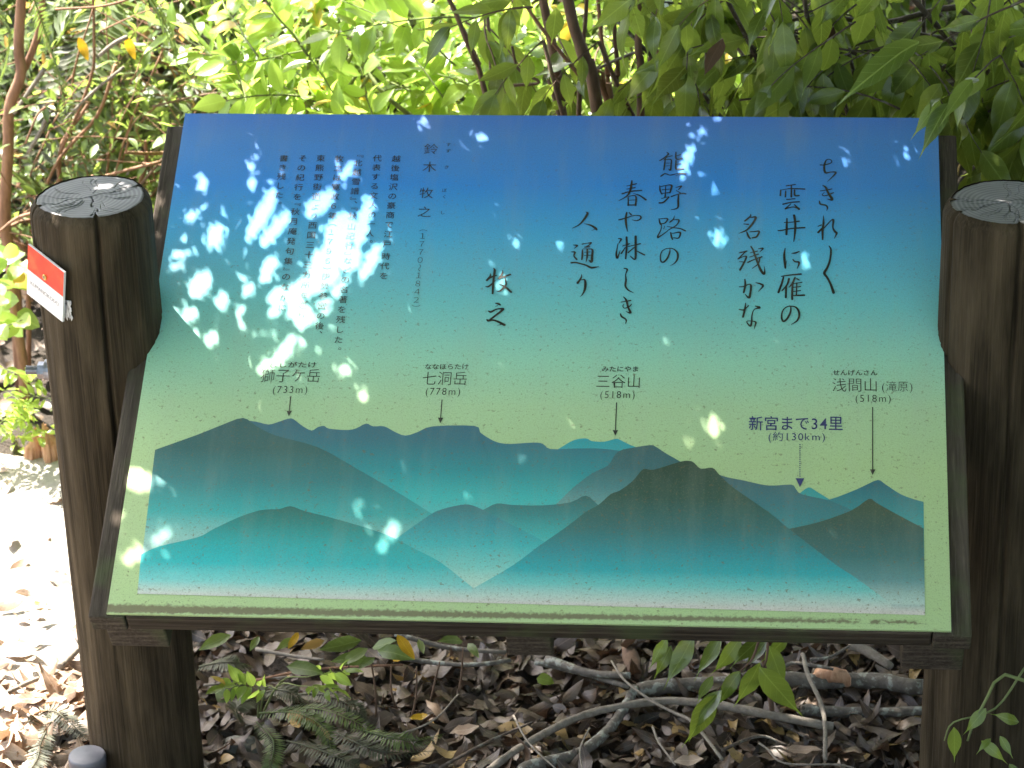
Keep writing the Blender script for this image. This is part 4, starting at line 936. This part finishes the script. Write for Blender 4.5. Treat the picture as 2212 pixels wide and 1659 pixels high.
# E: saplings and shoots below the board, left of centre
sh = Plant('spotted_leaf_sapling', 'young plant with a spotted yellow leaf under the front rail', (-.40, .72, 0), 'thick', K_BROWN, 'plant', None, 60)
LEAVES['dk'] = LEAVES['thick']
for a_, b_, Y, key in (((800, 1425), (722, 1420), .55, None), ((795, 1400), (735, 1432), .55, None), ((780, 1385), (690, 1400), .6, None), ((810, 1420), (775, 1440), .5, None), ((815, 1405), (880, 1410), .5, None), ((700, 1385), (650, 1400), .6, None), ((806, 1400), (850, 1380), .55, None),
                       ((858, 1372), (896, 1424), .5, 'yellow'), ((645, 1368), (622, 1400), .6, 'yellow'), ((560, 1375), (540, 1400), .6, None), ((620, 1440), (690, 1445), .5, None), ((905, 1382), (915, 1410), .5, None), ((640, 1380), (600, 1395), .6, None), ((500, 1372), (430, 1395), .65, None), ((1000, 1385), (960, 1375), .7, None), ((1010, 1390), (1030, 1410), .7, None)):
    P0 = pt(*a_, Y); P1 = pt(*b_, Y - .03); M = frame_mat(P0, P1 - P0, (0, -.5, .8), float(np.linalg.norm(P1 - P0)))
    (sh.extra.append((M, key)) if key else sh.leaves.append(M))
for x0_, y0_, x1_, y1_ in ((800, 1420, 812, 1580), (735, 1430, 790, 1585), (690, 1440, 700, 1520), (845, 1440, 870, 1560), (755, 1400, 745, 1540), (718, 1440, 725, 1570), (900, 1440, 880, 1580), (865, 1450, 930, 1420), (950, 1430, 925, 1540), (845, 1500, 990, 1430), (1000, 1400, 985, 1520)):
    b_ = at_z(x1_, y1_, 0); t_ = pt(x0_, y0_, b_[1] - .02); sh.stem([b_, (b_ + t_) / 2 + np.array([RNG.normal(0, .008), 0, 0]), t_], [.0024, .0014], 5)
sh.done()
sp = Plant('bright_seedling', 'small bright green seedling beside the left post foot', (-.52, .62, 0), 'bright', K_GREEN, 'plant', None, 80)
for x, y, n_ in ((570, 1480, 5), (600, 1490, 5), (650, 1482, 6), (665, 1462, 4)):
    q = pt(x, y, .52); sp.stem([sp.base, (sp.base + q) / 2 + np.array([0, 0, .04]), q], [.002, .001], 5); sp.twig(q, (.5 if x > 600 else -.6, -.2, .2), .07, n_, .032, opp=True, r=.001)
sp.done()
# F: sprig before the right post
rs = Plant('leafy_sprig', 'sprig of dark green leaves in front of the right post at the frame corner', (1.0, .15, 0), 'point', K_GREEN, 'plant', None, 40)
rs.stem([(1.0, .15, 0), (.95, .13, .18), pt(2212, 1470, .12), pt(2120, 1530, .10), pt(2090, 1600, .10)], [.004, .0015], 6)
rs.stem([pt(2215, 1440, .2), pt(2150, 1530, .12), pt(2060, 1560, .10), pt(2040, 1600, .1)], [.002, .001], 5)
for a_, b_ in (((2130, 1530), (2080, 1590)), ((2060, 1570), (2066, 1659)), ((2120, 1600), (2180, 1650)), ((2140, 1595), (2110, 1625)), ((2200, 1560), (2140, 1540)), ((2180, 1650), (2212, 1690)), ((2160, 1590), (2190, 1640)), ((2215, 1500), (2260, 1560))):
    P0 = pt(*a_, .10); P1 = pt(*b_, .08); rs.leaves.append(frame_mat(P0, P1 - P0, (RNG.uniform(-.4, .4), -.6, .7), float(np.linalg.norm(P1 - P0))))
rs.done()

# G: thicket on the left
def frond(name, P, Lp, mat, parent=None, n=42, label=None, cat=None, group=None, loc=None, droop=.25, w=.22):
    """a fern frond: curved midrib, pairs of narrow leaflets"""
    C = catmull(P, 10); G = Geo(); V, F = tube_np(C, [.0018, .0006], 4); G.add(V, F)
    T = np.gradient(C, axis=0); T /= np.linalg.norm(T, axis=1)[:, None]
    for i in range(n):
        t = (i + 1) / (n + 1); k = t * (len(C) - 1); q = C[int(k)] + (C[min(int(k) + 1, len(C) - 1)] - C[int(k)]) * (k % 1); tg = T[int(k)]
        sd = np.cross(tg, (0, -.3, 1.)); sd /= np.linalg.norm(sd); l = Lp * math.sin(math.pi * min(1, .12 + t * .88)) ** .6 * RNG.uniform(.9, 1.08)
        for s in (1, -1):
            d = sd * s + tg * .35 + np.array([0, 0, -droop]) + RNG.normal(0, .06, 3); d /= np.linalg.norm(d); y = np.cross(d, np.cross(sd, tg)); y /= np.linalg.norm(y) + 1e-9
            e = q + d * l; m_ = q + d * l * .45; nz_ = np.cross(d, y)
            G.add([q, m_ + y * l * w * .5, e, m_ - y * l * w * .5, m_ + nz_ * l * .05], [(0, 4, 1), (1, 4, 2), (0, 3, 4), (3, 2, 4)])
    o = link(name, mesh(name, np.vstack(G.V), G.F, mat), parent)
    if parent is None: origin_shift(o, tuple(P[0] if loc is None else loc))
    if cat: tag(o, label, cat, group)
    return o
GF = 'fern fronds in the thicket'
for P, Y, lab in (([(60, -40), (95, 60), (118, 130), (135, 200), (153, 285)], 1.75, 'long green fern frond hanging down above the left post'), ([(300, -40), (340, 20), (375, 90), (395, 145), (412, 192)], 1.8, 'fern frond with a sunlit tip, left of the sunlit shrub'),
               ([(370, -40), (400, 10), (425, 65), (446, 115)], 1.9, 'short fern frond nearest the sunlit shrub'), ([(-20, 10), (20, 60), (10, 140), (-10, 200)], 1.9, 'fern frond at the upper left frame edge'), ([(150, 40), (130, 90), (140, 170), (150, 240)], 2.2, 'shaded fern frond deep in the thicket'),
               ([(10, 350), (40, 380), (80, 400), (130, 420)], 1.9, 'fern frond arching behind the marker post head')):
    frond('fern_frond', [pt(x, y, Y + .1 * i / 4) for i, (x, y) in enumerate(P)], .038, L_FERN, None, 46, lab, 'fern', GF, droop=.1)
thick = [Plant('thicket_shrub', lab, (bx, by, float(gh(bx, by))), 'thick', K_RED, 'shrub', 'shrubs of the left thicket', 200)
         for bx, by, lab in ((-1.55, 2.05, 'twiggy thicket shrub at the left frame edge'), (-1.15, 2.2, 'twiggy dull green shrub behind the left post'), (-.85, 2.6, 'dim thicket shrub between left post and sunlit shrub'))]
region_twigs(thick, 150, (-60, 450), (-60, 520), (1.95, 2.7), (0, 360), (-10, 75), .24, 9, .043, thin=.5, droop=.25, r=.0018)
region_twigs(thick, 22, (-40, 340), (180, 560), (1.75, 2.1), (180, 360), (-10, 70), .2, 5, .04, droop=.25, r=.0018)
for P, Y, r, mt, i_ in (([(48, -40), (40, 100), (45, 160), (20, 233), (17, 330), (10, 480), (30, 600), (45, 840)], 1.85, .013, K_RED, 0), ([(95, -40), (85, 60), (62, 130), (45, 160)], 1.87, .008, K_RED, 0), ([(20, 560), (32, 680), (50, 790), (52, 900)], 1.72, .012, K_RED, 0), ([(58, 560), (62, 700), (55, 820)], 1.8, .006, K_RED, 0),
                     ([(30, 245), (75, 180), (96, 148)], 1.8, .005, K_PALE, 0), ([(60, 330), (90, 280), (105, 240)], 1.8, .005, K_PALE, 0), ([(215, 120), (245, 95), (275, 80)], 1.85, .005, K_PALE, 1), ([(140, 260), (200, 200), (268, 145)], 1.85, .0035, K_PALE, 1), ([(200, -30), (203, 80), (196, 170), (130, 330)], 1.95, .0035, K_RED, 1),
                     ([(120, 20), (230, 12), (330, -20)], 1.9, .003, K_RED, 1), ([(70, 470), (130, 340), (210, 250), (250, 140)], 2.0, .004, K_RED, 1), ([(40, 470), (120, 420), (230, 380), (345, 350)], 1.9, .0035, K_RED, 1), ([(55, 310), (80, 250), (98, 232)], 1.75, .0025, K_RED, 0), ([(250, 470), (320, 380), (470, 210)], 2.0, .0035, K_BROWN, 2),
                     ([(0, 500), (40, 470), (100, 455)], 1.75, .004, K_RED, 0), ([(565, 10), (590, 60), (600, 130)], 2.4, .012, K_RED, 2), ([(635, -20), (642, 120), (650, 250)], 2.5, .014, K_RED, 2), ([(330, 230), (440, 205), (520, 200)], 2.0, .003, K_BROWN, 2)):
    Q = [pt(x, y, Y) for x, y in P]
    if i_ == 0 and P[-1][1] > 780: Q[-1][2] = 0
    thick[i_].stem(Q, [r * .8, r], 7, 'stem' if r > .005 else 'branch', 4, mt)
for x, y, Y in ((170, 80, 1.8), (272, 78, 1.9)):
    thick[0].extra.append((frame_mat(pt(x, y, Y), (.3, -.2, -.8), (.2, -.9, .3), .05), 'yellow'))
for p_ in thick: p_.done('leaf', 'foliage')
for i_, (bx, by, lab) in enumerate(((-1.75, 2.55, 'fern clump at the far left of the thicket'), (-1.25, 2.75, 'fern clump behind the left post head'), (-1.0, 2.35, 'fern clump between the left post and the board corner'), (-.8, 3.1, 'fern clump deep behind the sunlit shrub'), (-1.5, 3.2, 'fern clump in the rear of the thicket'))):
    cl = thing('fern_clump', lab, 'fern', (bx, by, float(gh(bx, by))), 'fern clumps in the thicket')
    for k in range(13):
        a = RNG.uniform(0, 6.28); h_ = RNG.uniform(.3, .75); r_ = RNG.uniform(.25, .5); e = np.array([math.cos(a), math.sin(a) * .8, 0])
        frond('frond', [np.zeros(3), e * r_ * .35 + [0, 0, h_], e * r_ * .8 + [0, 0, h_ * .95], e * r_ * 1.3 + [0, 0, h_ * .55]], RNG.uniform(.05, .08), L_FERN if k % 4 else L_DRYFERN, cl, 40)
# round-leaved weed left of the marker and the low weed by the path
wd = Plant('round_leaved_weed', 'weed with broad rounded bright leaves left of the marker plate', (-1.42, 1.72, 0), 'round', K_GREEN, 'plant', None, 120)
for i in range(34):
    q = pt(RNG.uniform(-30, 62), RNG.uniform(540, 720), RNG.uniform(1.45, 1.7)); d = dirs(RNG.uniform(180, 380), RNG.uniform(-30, 20)); wd.leaf(q - d * .02, d, np.array([0, -.6, .8]) + RNG.normal(0, .3, 3), RNG.uniform(.035, .058))
    if i % 4 == 0: wd.stem([wd.base, (wd.base + q) / 2 + np.array([0, 0, .05]), q], [.002, .001], 4)
wd.done()
wl = Plant('low_path_weed', 'low pale green weed where the path meets the thicket', (-1.30, 1.66, 0), 'bright', K_GREEN, 'plant', None, 150)
for i in range(14):
    q = pt(RNG.uniform(-20, 70), RNG.uniform(780, 950), RNG.uniform(1.5, 1.66)); wl.twig(q, dirs(RNG.uniform(180, 360), RNG.uniform(0, 60)), .08, 5, .030, opp=True, r=.0012, droop=.5)
for i in range(8):
    q = pt(RNG.uniform(80, 125), RNG.uniform(820, 960), RNG.uniform(1.5, 1.62)); wl.twig(q, dirs(RNG.uniform(180, 360), RNG.uniform(0, 60)), .06, 4, .026, opp=True, r=.0012, droop=.5)
wl.done()
# broken stump by the path
q = at_z(92, 985, 0); so2 = thing('broken_stump', 'splintered orange rotten stump at the edge of the path', 'stump', tuple(q))
for i in range(9):
    h_ = RNG.uniform(.03, .085); x_ = RNG.uniform(-.025, .025); y_ = RNG.uniform(-.02, .02)
    V, F = tube_np(np.array([(x_ * 1.2, y_, -.02), (x_, y_, h_ * .5), (x_ * .7, y_ + .005, h_)]), [.014, .011, .002], 7, .25); link('splinter', mesh('splinter', V, F, K_ORANGE, smooth=False), so2)

# H: undergrowth that closes the view further back
for i, (bx, by, hh, rr_) in enumerate(((-2.5, 3.0, 1.0, .55), (-1.8, 3.3, 1.0, .55), (-1.2, 3.4, 1.0, .5), (-.6, 3.5, 1.0, .5), (0., 3.5, 1.1, .5), (.6, 3.6, 1.1, .5), (1.2, 3.4, 1.2, .55), (1.8, 3.1, 1.2, .55), (2.5, 2.9, 1.1, .6), (-3.2, 2.6, 1., .6),
                                        (-2.2, 4.5, 1.3, .7), (-1.2, 4.7, 1.3, .7), (-.2, 4.8, 1.3, .7), (.8, 4.8, 1.3, .7), (1.8, 4.6, 1.4, .7), (1.5, 2.0, .9, .35), (-2.3, 2.5, .9, .35))):
    g0 = float(gh(bx, by)); where = {0: 'behind the thicket', 1: 'second from the left', 2: 'behind the left post', 3: 'behind the sunlit shrubs', 4: 'behind the board middle', 5: 'behind the brown stems', 6: 'behind the right post', 7: 'past the right post', 8: 'farthest right', 9: 'farthest left', 10: 'left end', 11: 'left of centre', 12: 'centre', 13: 'right of centre', 14: 'right end'}.get(i, '')
    t = thing('undergrowth_shrub', f'dense green shrub {"in the rear row" if by > 4 else "in the nearer row"} of undergrowth, {where}' if i < 15 else f'dense green shrub {"right of the evergreens" if bx > 0 else "left of the thicket"} at the side of the clearing', 'shrub', (bx, by, g0), 'undergrowth shrubs behind the board')
    for k in range(7):
        a = RNG.uniform(0, 6.28); e = np.array([math.cos(a) * rr_ * .8, math.sin(a) * rr_ * .6, hh * RNG.uniform(.6, 1.)]); V, F = tube_np(catmull([(0, 0, 0), e * [.4, .4, .6], e], 3), [.012, .004], 5); link('stem', mesh('stem', V, F, K_BROWN), t)
    Ms = []
    nclump = 95
    for c in range(nclump):
        a = RNG.uniform(0, 6.28); r_ = math.sqrt(RNG.random()); cz = hh * RNG.uniform(.05, 1.); c0 = np.array([math.cos(a) * r_ * rr_, math.sin(a) * r_ * rr_, cz])
        for k in range(26):
            d = RNG.normal(0, 1, 3); d[2] -= .2; Ms.append(frame_mat(c0 + RNG.normal(0, .07, 3), d, RNG.normal(0, .4, 3) + [0, -.3, 1], RNG.uniform(.04, .075)))
    stuff_leaves('foliage', Ms, 'deep' if i % 3 else 'thick', t)

# ---------------------------------------------------------------- forest floor
def on_ground(x, y, dz=0.):
    q = at_z(x, y, 0); return at_z(x, y, float(gh(q[0], q[1])) + dz)
LM, LP = [], []
def litter(n, xr, yr, szr, out, lift=.03, acc=None):
    for i in range(n):
        x = RNG.uniform(*xr); y = RNG.uniform(*yr)
        if acc and not acc(x, y): continue
        z = float(gh(x, y)) + RNG.uniform(.002, lift) ; a = RNG.uniform(0, 6.28); up = np.array([0, 0, 1.]) + RNG.normal(0, .45, 3)
        out.append(frame_mat((x, y, z), (math.cos(a), math.sin(a), RNG.normal(0, .25)), up * (1 if RNG.random() < .6 else -1), RNG.uniform(*szr)))
litter(13000, (-.86, 1.5), (.2, 1.9), (.028, .068), LM, .03, lambda x, y: x > -.70 or RNG.random() < .3)
litter(3500, (-2.6, 2.2), (1.68, 4.2), (.04, .09), LM)
litter(3500, (-1.2, 2.0), (-1.6, .3), (.04, .09), LM)
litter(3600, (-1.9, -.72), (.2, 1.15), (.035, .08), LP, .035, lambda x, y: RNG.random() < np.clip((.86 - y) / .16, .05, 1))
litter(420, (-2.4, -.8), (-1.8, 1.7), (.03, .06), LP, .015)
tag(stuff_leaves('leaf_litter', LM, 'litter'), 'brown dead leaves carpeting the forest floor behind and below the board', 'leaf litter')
tag(stuff_leaves('pale_leaf_litter', LP, 'pale'), 'pale dead leaves on the bright ground left of the post', 'leaf litter')  # leaf colour much paler than the brown litter
def branch(P, r, mat, label, dz=.02, name='fallen_branch', knob=.12, sides=8, cat='branch', group='dead branches on the forest floor'):
    Q = [on_ground(x, y, dz + (r[0] if isinstance(r, tuple) else r)) for x, y in P]; rr_ = list(r) if isinstance(r, tuple) else [r, r * .7]
    V, F = tube_np(catmull(Q, 5), rr_, sides, knob); o = link(name, mesh(name, V, F, mat)); origin_shift(o, tuple(Q[0])); tag(o, label, cat, group); return o
branch([(1050, 1668), (1106, 1626), (1139, 1606), (1239, 1553), (1339, 1526), (1439, 1514), (1539, 1521), (1659, 1543), (1800, 1570)], (.006, .0075), K_PALE, 'long smooth branch arching across the litter below the board centre', .04)
branch([(1120, 1690), (1139, 1656), (1239, 1633), (1306, 1586), (1346, 1533), (1372, 1485)], (.0105, .008), K_GREY, 'thick lichen-covered branch rising to the broken trunk', .03)
branch([(1379, 1492), (1440, 1483), (1573, 1476), (1659, 1462), (1759, 1473), (1870, 1470), (1992, 1485)], (.014, .014), K_GREY, 'thick horizontal log lying under the right half of the board', .02, 'fallen_log')
branch([(1156, 1429), (1239, 1449), (1356, 1483)], .006, K_GREY, 'straight branch slanting right from under the middle beam', .05)
branch([(1180, 1424), (1273, 1453), (1360, 1459)], .008, K_GREY, 'thicker branch just above the slanting one, right of the middle beam', .06)
branch([(1321, 1428), (1349, 1469), (1406, 1513), (1456, 1539), (1499, 1563), (1560, 1640)], (.0018, .003), K_PALE, 'thin white twig crossing over the long arching branch', .09)
branch([(1730, 1534), (1776, 1536), (1859, 1539), (1992, 1536)], .011, K_GREY, 'straight pale log beside the right post', .02, 'fallen_log')
branch([(820, 1408), (836, 1416), (930, 1430), (1020, 1436), (1103, 1426)], .005, K_GREY, 'grey branch lying left of the middle beam', .07)
branch([(853, 1369), (970, 1399), (1093, 1409)], .005, K_GREY, 'grey branch just below the front rail, left of the middle beam', .08)
branch([(553, 1402), (640, 1418), (700, 1425)], .0035, K_PALE, 'thin branch near the left post under the rail', .06)
branch([(553, 1470), (640, 1452), (720, 1443), (870, 1436)], .0028, K_RED, 'long thin reddish twig left of the middle beam', .06)
branch([(440, 1480), (560, 1468), (620, 1462)], .0022, K_PALE, 'thin twig pointing at the left post', .06)
branch([(1734, 1413), (1746, 1459), (1772, 1516), (1782, 1566), (1782, 1640)], (.004, .0035), K_PALE, 'pale upright forked twig left of the right post', .10)
branch([(1640, 1605), (1659, 1619), (1696, 1649), (1812, 1652), (1860, 1665)], .002, K_PALE, 'thin white twig at the bottom edge near the right post', .06)
branch([(1410, 1570), (1423, 1603), (1459, 1653)], .0022, K_PALE, 'short curved white twig near the bottom edge', .06)
branch([(1109, 1546), (1143, 1606), (1206, 1665)], .002, K_PALE, 'thin white twig crossing the thick lichen branch', .08)
branch([(1273, 1573), (1253, 1619), (1259, 1665)], .0018, K_PALE, 'short white twig beside the lichen branch', .08)
branch([(1836, 1393), (1870, 1405), (1925, 1440)], .010, K_PALE, 'thick pale broken branch end under the right beam', .08)
branch([(1659, 1545), (1720, 1580), (1775, 1610)], .004, K_DARK, 'dark curved twig below the straight pale log', .03)
branch([(1600, 1420), (1680, 1440), (1720, 1432), (1800, 1445)], .004, K_GREY, 'curved grey twig above the horizontal log', .08)
branch([(1750, 1425), (1790, 1420), (1836, 1395)], .003, K_GREY, 'thin grey twig reaching the pale broken branch', .1)
branch([(130, 1440), (165, 1405), (200, 1385)], .008, K_PALE, 'weathered branch on the bright ground left of the post', .02)
branch([(-20, 1515), (60, 1475), (130, 1450)], .005, K_PALE, 'pale branch on bright ground at the left frame edge', .02)
branch([(950, 1659), (1060, 1600), (1150, 1560)], .003, K_DARK, 'dark twig left of the arching branch', .05)
branch([(700, 1640), (820, 1600), (930, 1560), (990, 1500)], .002, K_PALE, 'thin twig rising over the fern fronds', .08)
branch([(1560, 1620), (1640, 1590), (1700, 1610)], .003, K_DARK, 'short dark twig below the drooping shoot', .04)
q = on_ground(1795, 1468, .04); kn = Geo(); V, F = tube_np(catmull([q + [-.028, 0, 0], q + [-.01, 0, .012], q + [.02, 0, .006], q + [.03, 0, -.01]], 4), [.010, .014, .006], 9, .25); kn.add(V, F)
tag(kn.build('broken_knot', K_ORANGE, None, True, tuple(q)), 'pale orange broken knot on the log under the right beam', 'branch stub')
V, F = tube_np(catmull([pt(1345, 1370, 1.02), on_ground(1362, 1420, .03), on_ground(1376, 1482, 0), on_ground(1380, 1500, -.05)], 5), [.013, .014, .018], 9, .15)
o = link('thin_tree', mesh('thin_tree', V, F, K_BROWN)); origin_shift(o, tuple(on_ground(1376, 1482))); tag(o, 'thin brown dead tree trunk behind the board, right of the middle beam', 'tree')
# rock and mossy lump
def lump(name, x, y, rx, ry, rz, mat, label, cat, yaw=0.):
    q = on_ground(x, y, rz * .3); nu, nv = 22, 14; V = []
    for j in range(nv + 1):
        ph = math.pi * j / nv
        for i in range(nu):
            th = 2 * math.pi * i / nu; d = np.array([math.sin(ph) * math.cos(th), math.sin(ph) * math.sin(th), math.cos(ph)])
            r = 1 + .14 * math.sin(3 * d[0] + 2 * d[2] + x) + .10 * math.sin(7 * d[1] + 5 * d[0]) + .05 * math.sin(15 * d[2] + 9 * d[1]) ; d = d * r
            X, Y_ = d[0] * rx, d[1] * ry; V.append((X * math.cos(yaw) - Y_ * math.sin(yaw), X * math.sin(yaw) + Y_ * math.cos(yaw), d[2] * rz))
    F = [(j * nu + i, (j + 1) * nu + i, (j + 1) * nu + (i + 1) % nu, j * nu + (i + 1) % nu) for j in range(nv) for i in range(nu)]
    o = link(name, mesh(name, V, F, mat)); o.location = tuple(q); tag(o, label, cat); return o
lump('rock', 522, 1622, .042, .024, .024, K_STONE, 'rough grey brown rock right of the left post foot', 'rock', .3)
lump('mossy_clod', 505, 1512, .030, .026, .032, bark('moss', (.05, .08, .02), (.16, .19, .07), (30, 30, 30)), 'mossy green lump beside the left post', 'moss')
# ferns under the board
FG = 'fern fronds below the board'
for P, mt, lab in (([(560, 1540), (640, 1540), (700, 1575), (720, 1640)], L_FERN, 'green fern frond curving down beside the rock'), ([(690, 1560), (760, 1600), (840, 1625), (945, 1622)], L_DRYFERN, 'olive fern frond reaching right along the bottom'), ([(600, 1535), (680, 1530), (760, 1555), (850, 1600)], L_FERN, 'green fern frond lying above the olive one'),
                   ([(560, 1500), (600, 1490), (640, 1500), (665, 1520)], L_DRYFERN, 'dry grey fern frond under the seedling'), ([(430, 1440), (480, 1430), (520, 1432), (545, 1440)], L_DRYFERN, 'dry fern frond beside the left post'), ([(520, 1560), (512, 1530), (540, 1512), (570, 1515)], L_DRYFERN, 'curled dry fern frond above the rock'),
                   ([(555, 1560), (590, 1600), (585, 1650), (570, 1680)], L_FERN, 'fern frond hanging past the bottom edge'), ([(640, 1500), (700, 1500), (770, 1530), (800, 1560)], L_DRYFERN, 'dry fern frond crossing the thin stems'), ([(760, 1570), (830, 1590), (900, 1600), (960, 1585)], L_FERN, 'thin fern frond right of the stems'),
                   ([(620, 1600), (690, 1620), (760, 1650), (800, 1680)], L_DRYFERN, 'dry fern frond at the bottom edge')):
    frond('fern_frond', [on_ground(x, y, .05 + .04 * math.sin(i * 1.1)) for i, (x, y) in enumerate(P)], .023, mt, None, 38, lab, 'fern', FG, droop=.25)
for P, lab in (([(60, 1560), (110, 1535), (150, 1560), (190, 1600)], 'bleached fern frond curling over the bright ground'), ([(200, 1530), (240, 1560), (230, 1610), (215, 1640)], 'bleached fern frond beside the grey stake'), ([(110, 1560), (90, 1600), (80, 1640), (60, 1670)], 'bleached drooping fern frond at the bottom left')):
    frond('fern_frond', [on_ground(x, y, .04) for x, y in P], .026, L_DRYFERN, None, 30, lab, 'fern', 'fern fronds on the bright ground', droop=.2)
# single fallen leaves one can point at
for x, y, s_, key, lab in ((70, 1303, .034, 'yellow', 'orange fallen leaf alone on the white path'), (850, 1430, .045, 'yellow', 'pale yellow fallen leaf below the spotted leaf'), (925, 1545, .032, 'yellow', 'bright yellow fallen leaf in the dark litter'), (1160, 1465, .03, 'round', 'green fallen leaf right of the middle beam'),
                           (60, 1215, .02, 'yellow', 'small orange fallen leaf on the white path'), (115, 1235, .028, 'litter', 'curled brown fallen leaf on the white path'), (1035, 1570, .05, 'pale', 'large pale fallen leaf left of the arching branch'), (1520, 1640, .05, 'pale', 'pale fallen leaf at the bottom edge below the shoot'), (1700, 1620, .06, 'pale', 'broad tan fallen leaf left of the right post')):
    V, F, U, me = LEAVES[key][0][1]; q = on_ground(x, y, .045 if x > 300 else .016)
    o = bpy.data.objects.new('fallen_leaf', me); COL.objects.link(o); a = RNG.uniform(0, 6.28); o.matrix_world = Matrix(frame_mat(q, (math.cos(a), math.sin(a) * .3, .05), (0, -.25, 1), s_).tolist()); tag(o, lab, 'leaf')

# ---------------------------------------------------------------- the forest around the clearing
for i, (tx, ty, hgt, lab) in enumerate(((-4.6, -3.2, 6.0, 'broadleaf tree to the left of the viewpoint'), (-3.6, -6.8, 6.5, 'broadleaf tree behind the viewpoint, on the left'), (-.8, -8.2, 7.0, 'broadleaf tree straight behind the viewpoint'), (2.4, -7.6, 6.5, 'broadleaf tree behind the viewpoint, on the right'), (4.6, -4.6, 6.2, 'broadleaf tree to the right of the viewpoint'), (4.4, -1.2, 5.6, 'broadleaf tree right of the board'), (5.0, 2.6, 6.0, 'broadleaf tree on the right beyond the evergreens'), (1.0, 7.6, 5.0, 'broadleaf tree beyond the undergrowth'), (-3.4, 7.8, 4.6, 'broadleaf tree beyond the undergrowth on the left'))):
    g0 = float(gh(tx, ty)); t = thing('broadleaf_tree', lab, 'tree', (tx, ty, g0), 'trees around the clearing')
    V, F = tube_np(catmull([(0, 0, -.2), (.05, 0, hgt * .3), (-.05, .05, hgt * .6), (0, 0, hgt * .9)], 4), [.16, .05], 10, .06); link('trunk', mesh('trunk', V, F, K_BROWN), t)
    for k in range(7):
        a = RNG.uniform(0, 6.28); z = hgt * RNG.uniform(.2, .7); e = np.array([math.cos(a) * 1.3, math.sin(a) * 1.3, z + .7]); V, F = tube_np(catmull([(0, 0, z), e * [.5, .5, 1] - [0, 0, .25], e], 4), [.05, .012], 6, .05); link('limb', mesh('limb', V, F, K_BROWN), t)
    Ms = []
    for c in range(130):
        a = RNG.uniform(0, 6.28); z = RNG.uniform(.06, 1); r_ = 1.9 * math.sqrt(RNG.random()) * (1 - .5 * abs(z - .5)); c0 = np.array([math.cos(a) * r_, math.sin(a) * r_, z * hgt])
        for k in range(16): Ms.append(frame_mat(c0 + RNG.normal(0, .2, 3), RNG.normal(0, 1, 3), RNG.normal(0, .4, 3) + [0, 0, 1], RNG.uniform(.14, .22)))
    stuff_leaves('crown', Ms, 'canopy', t)
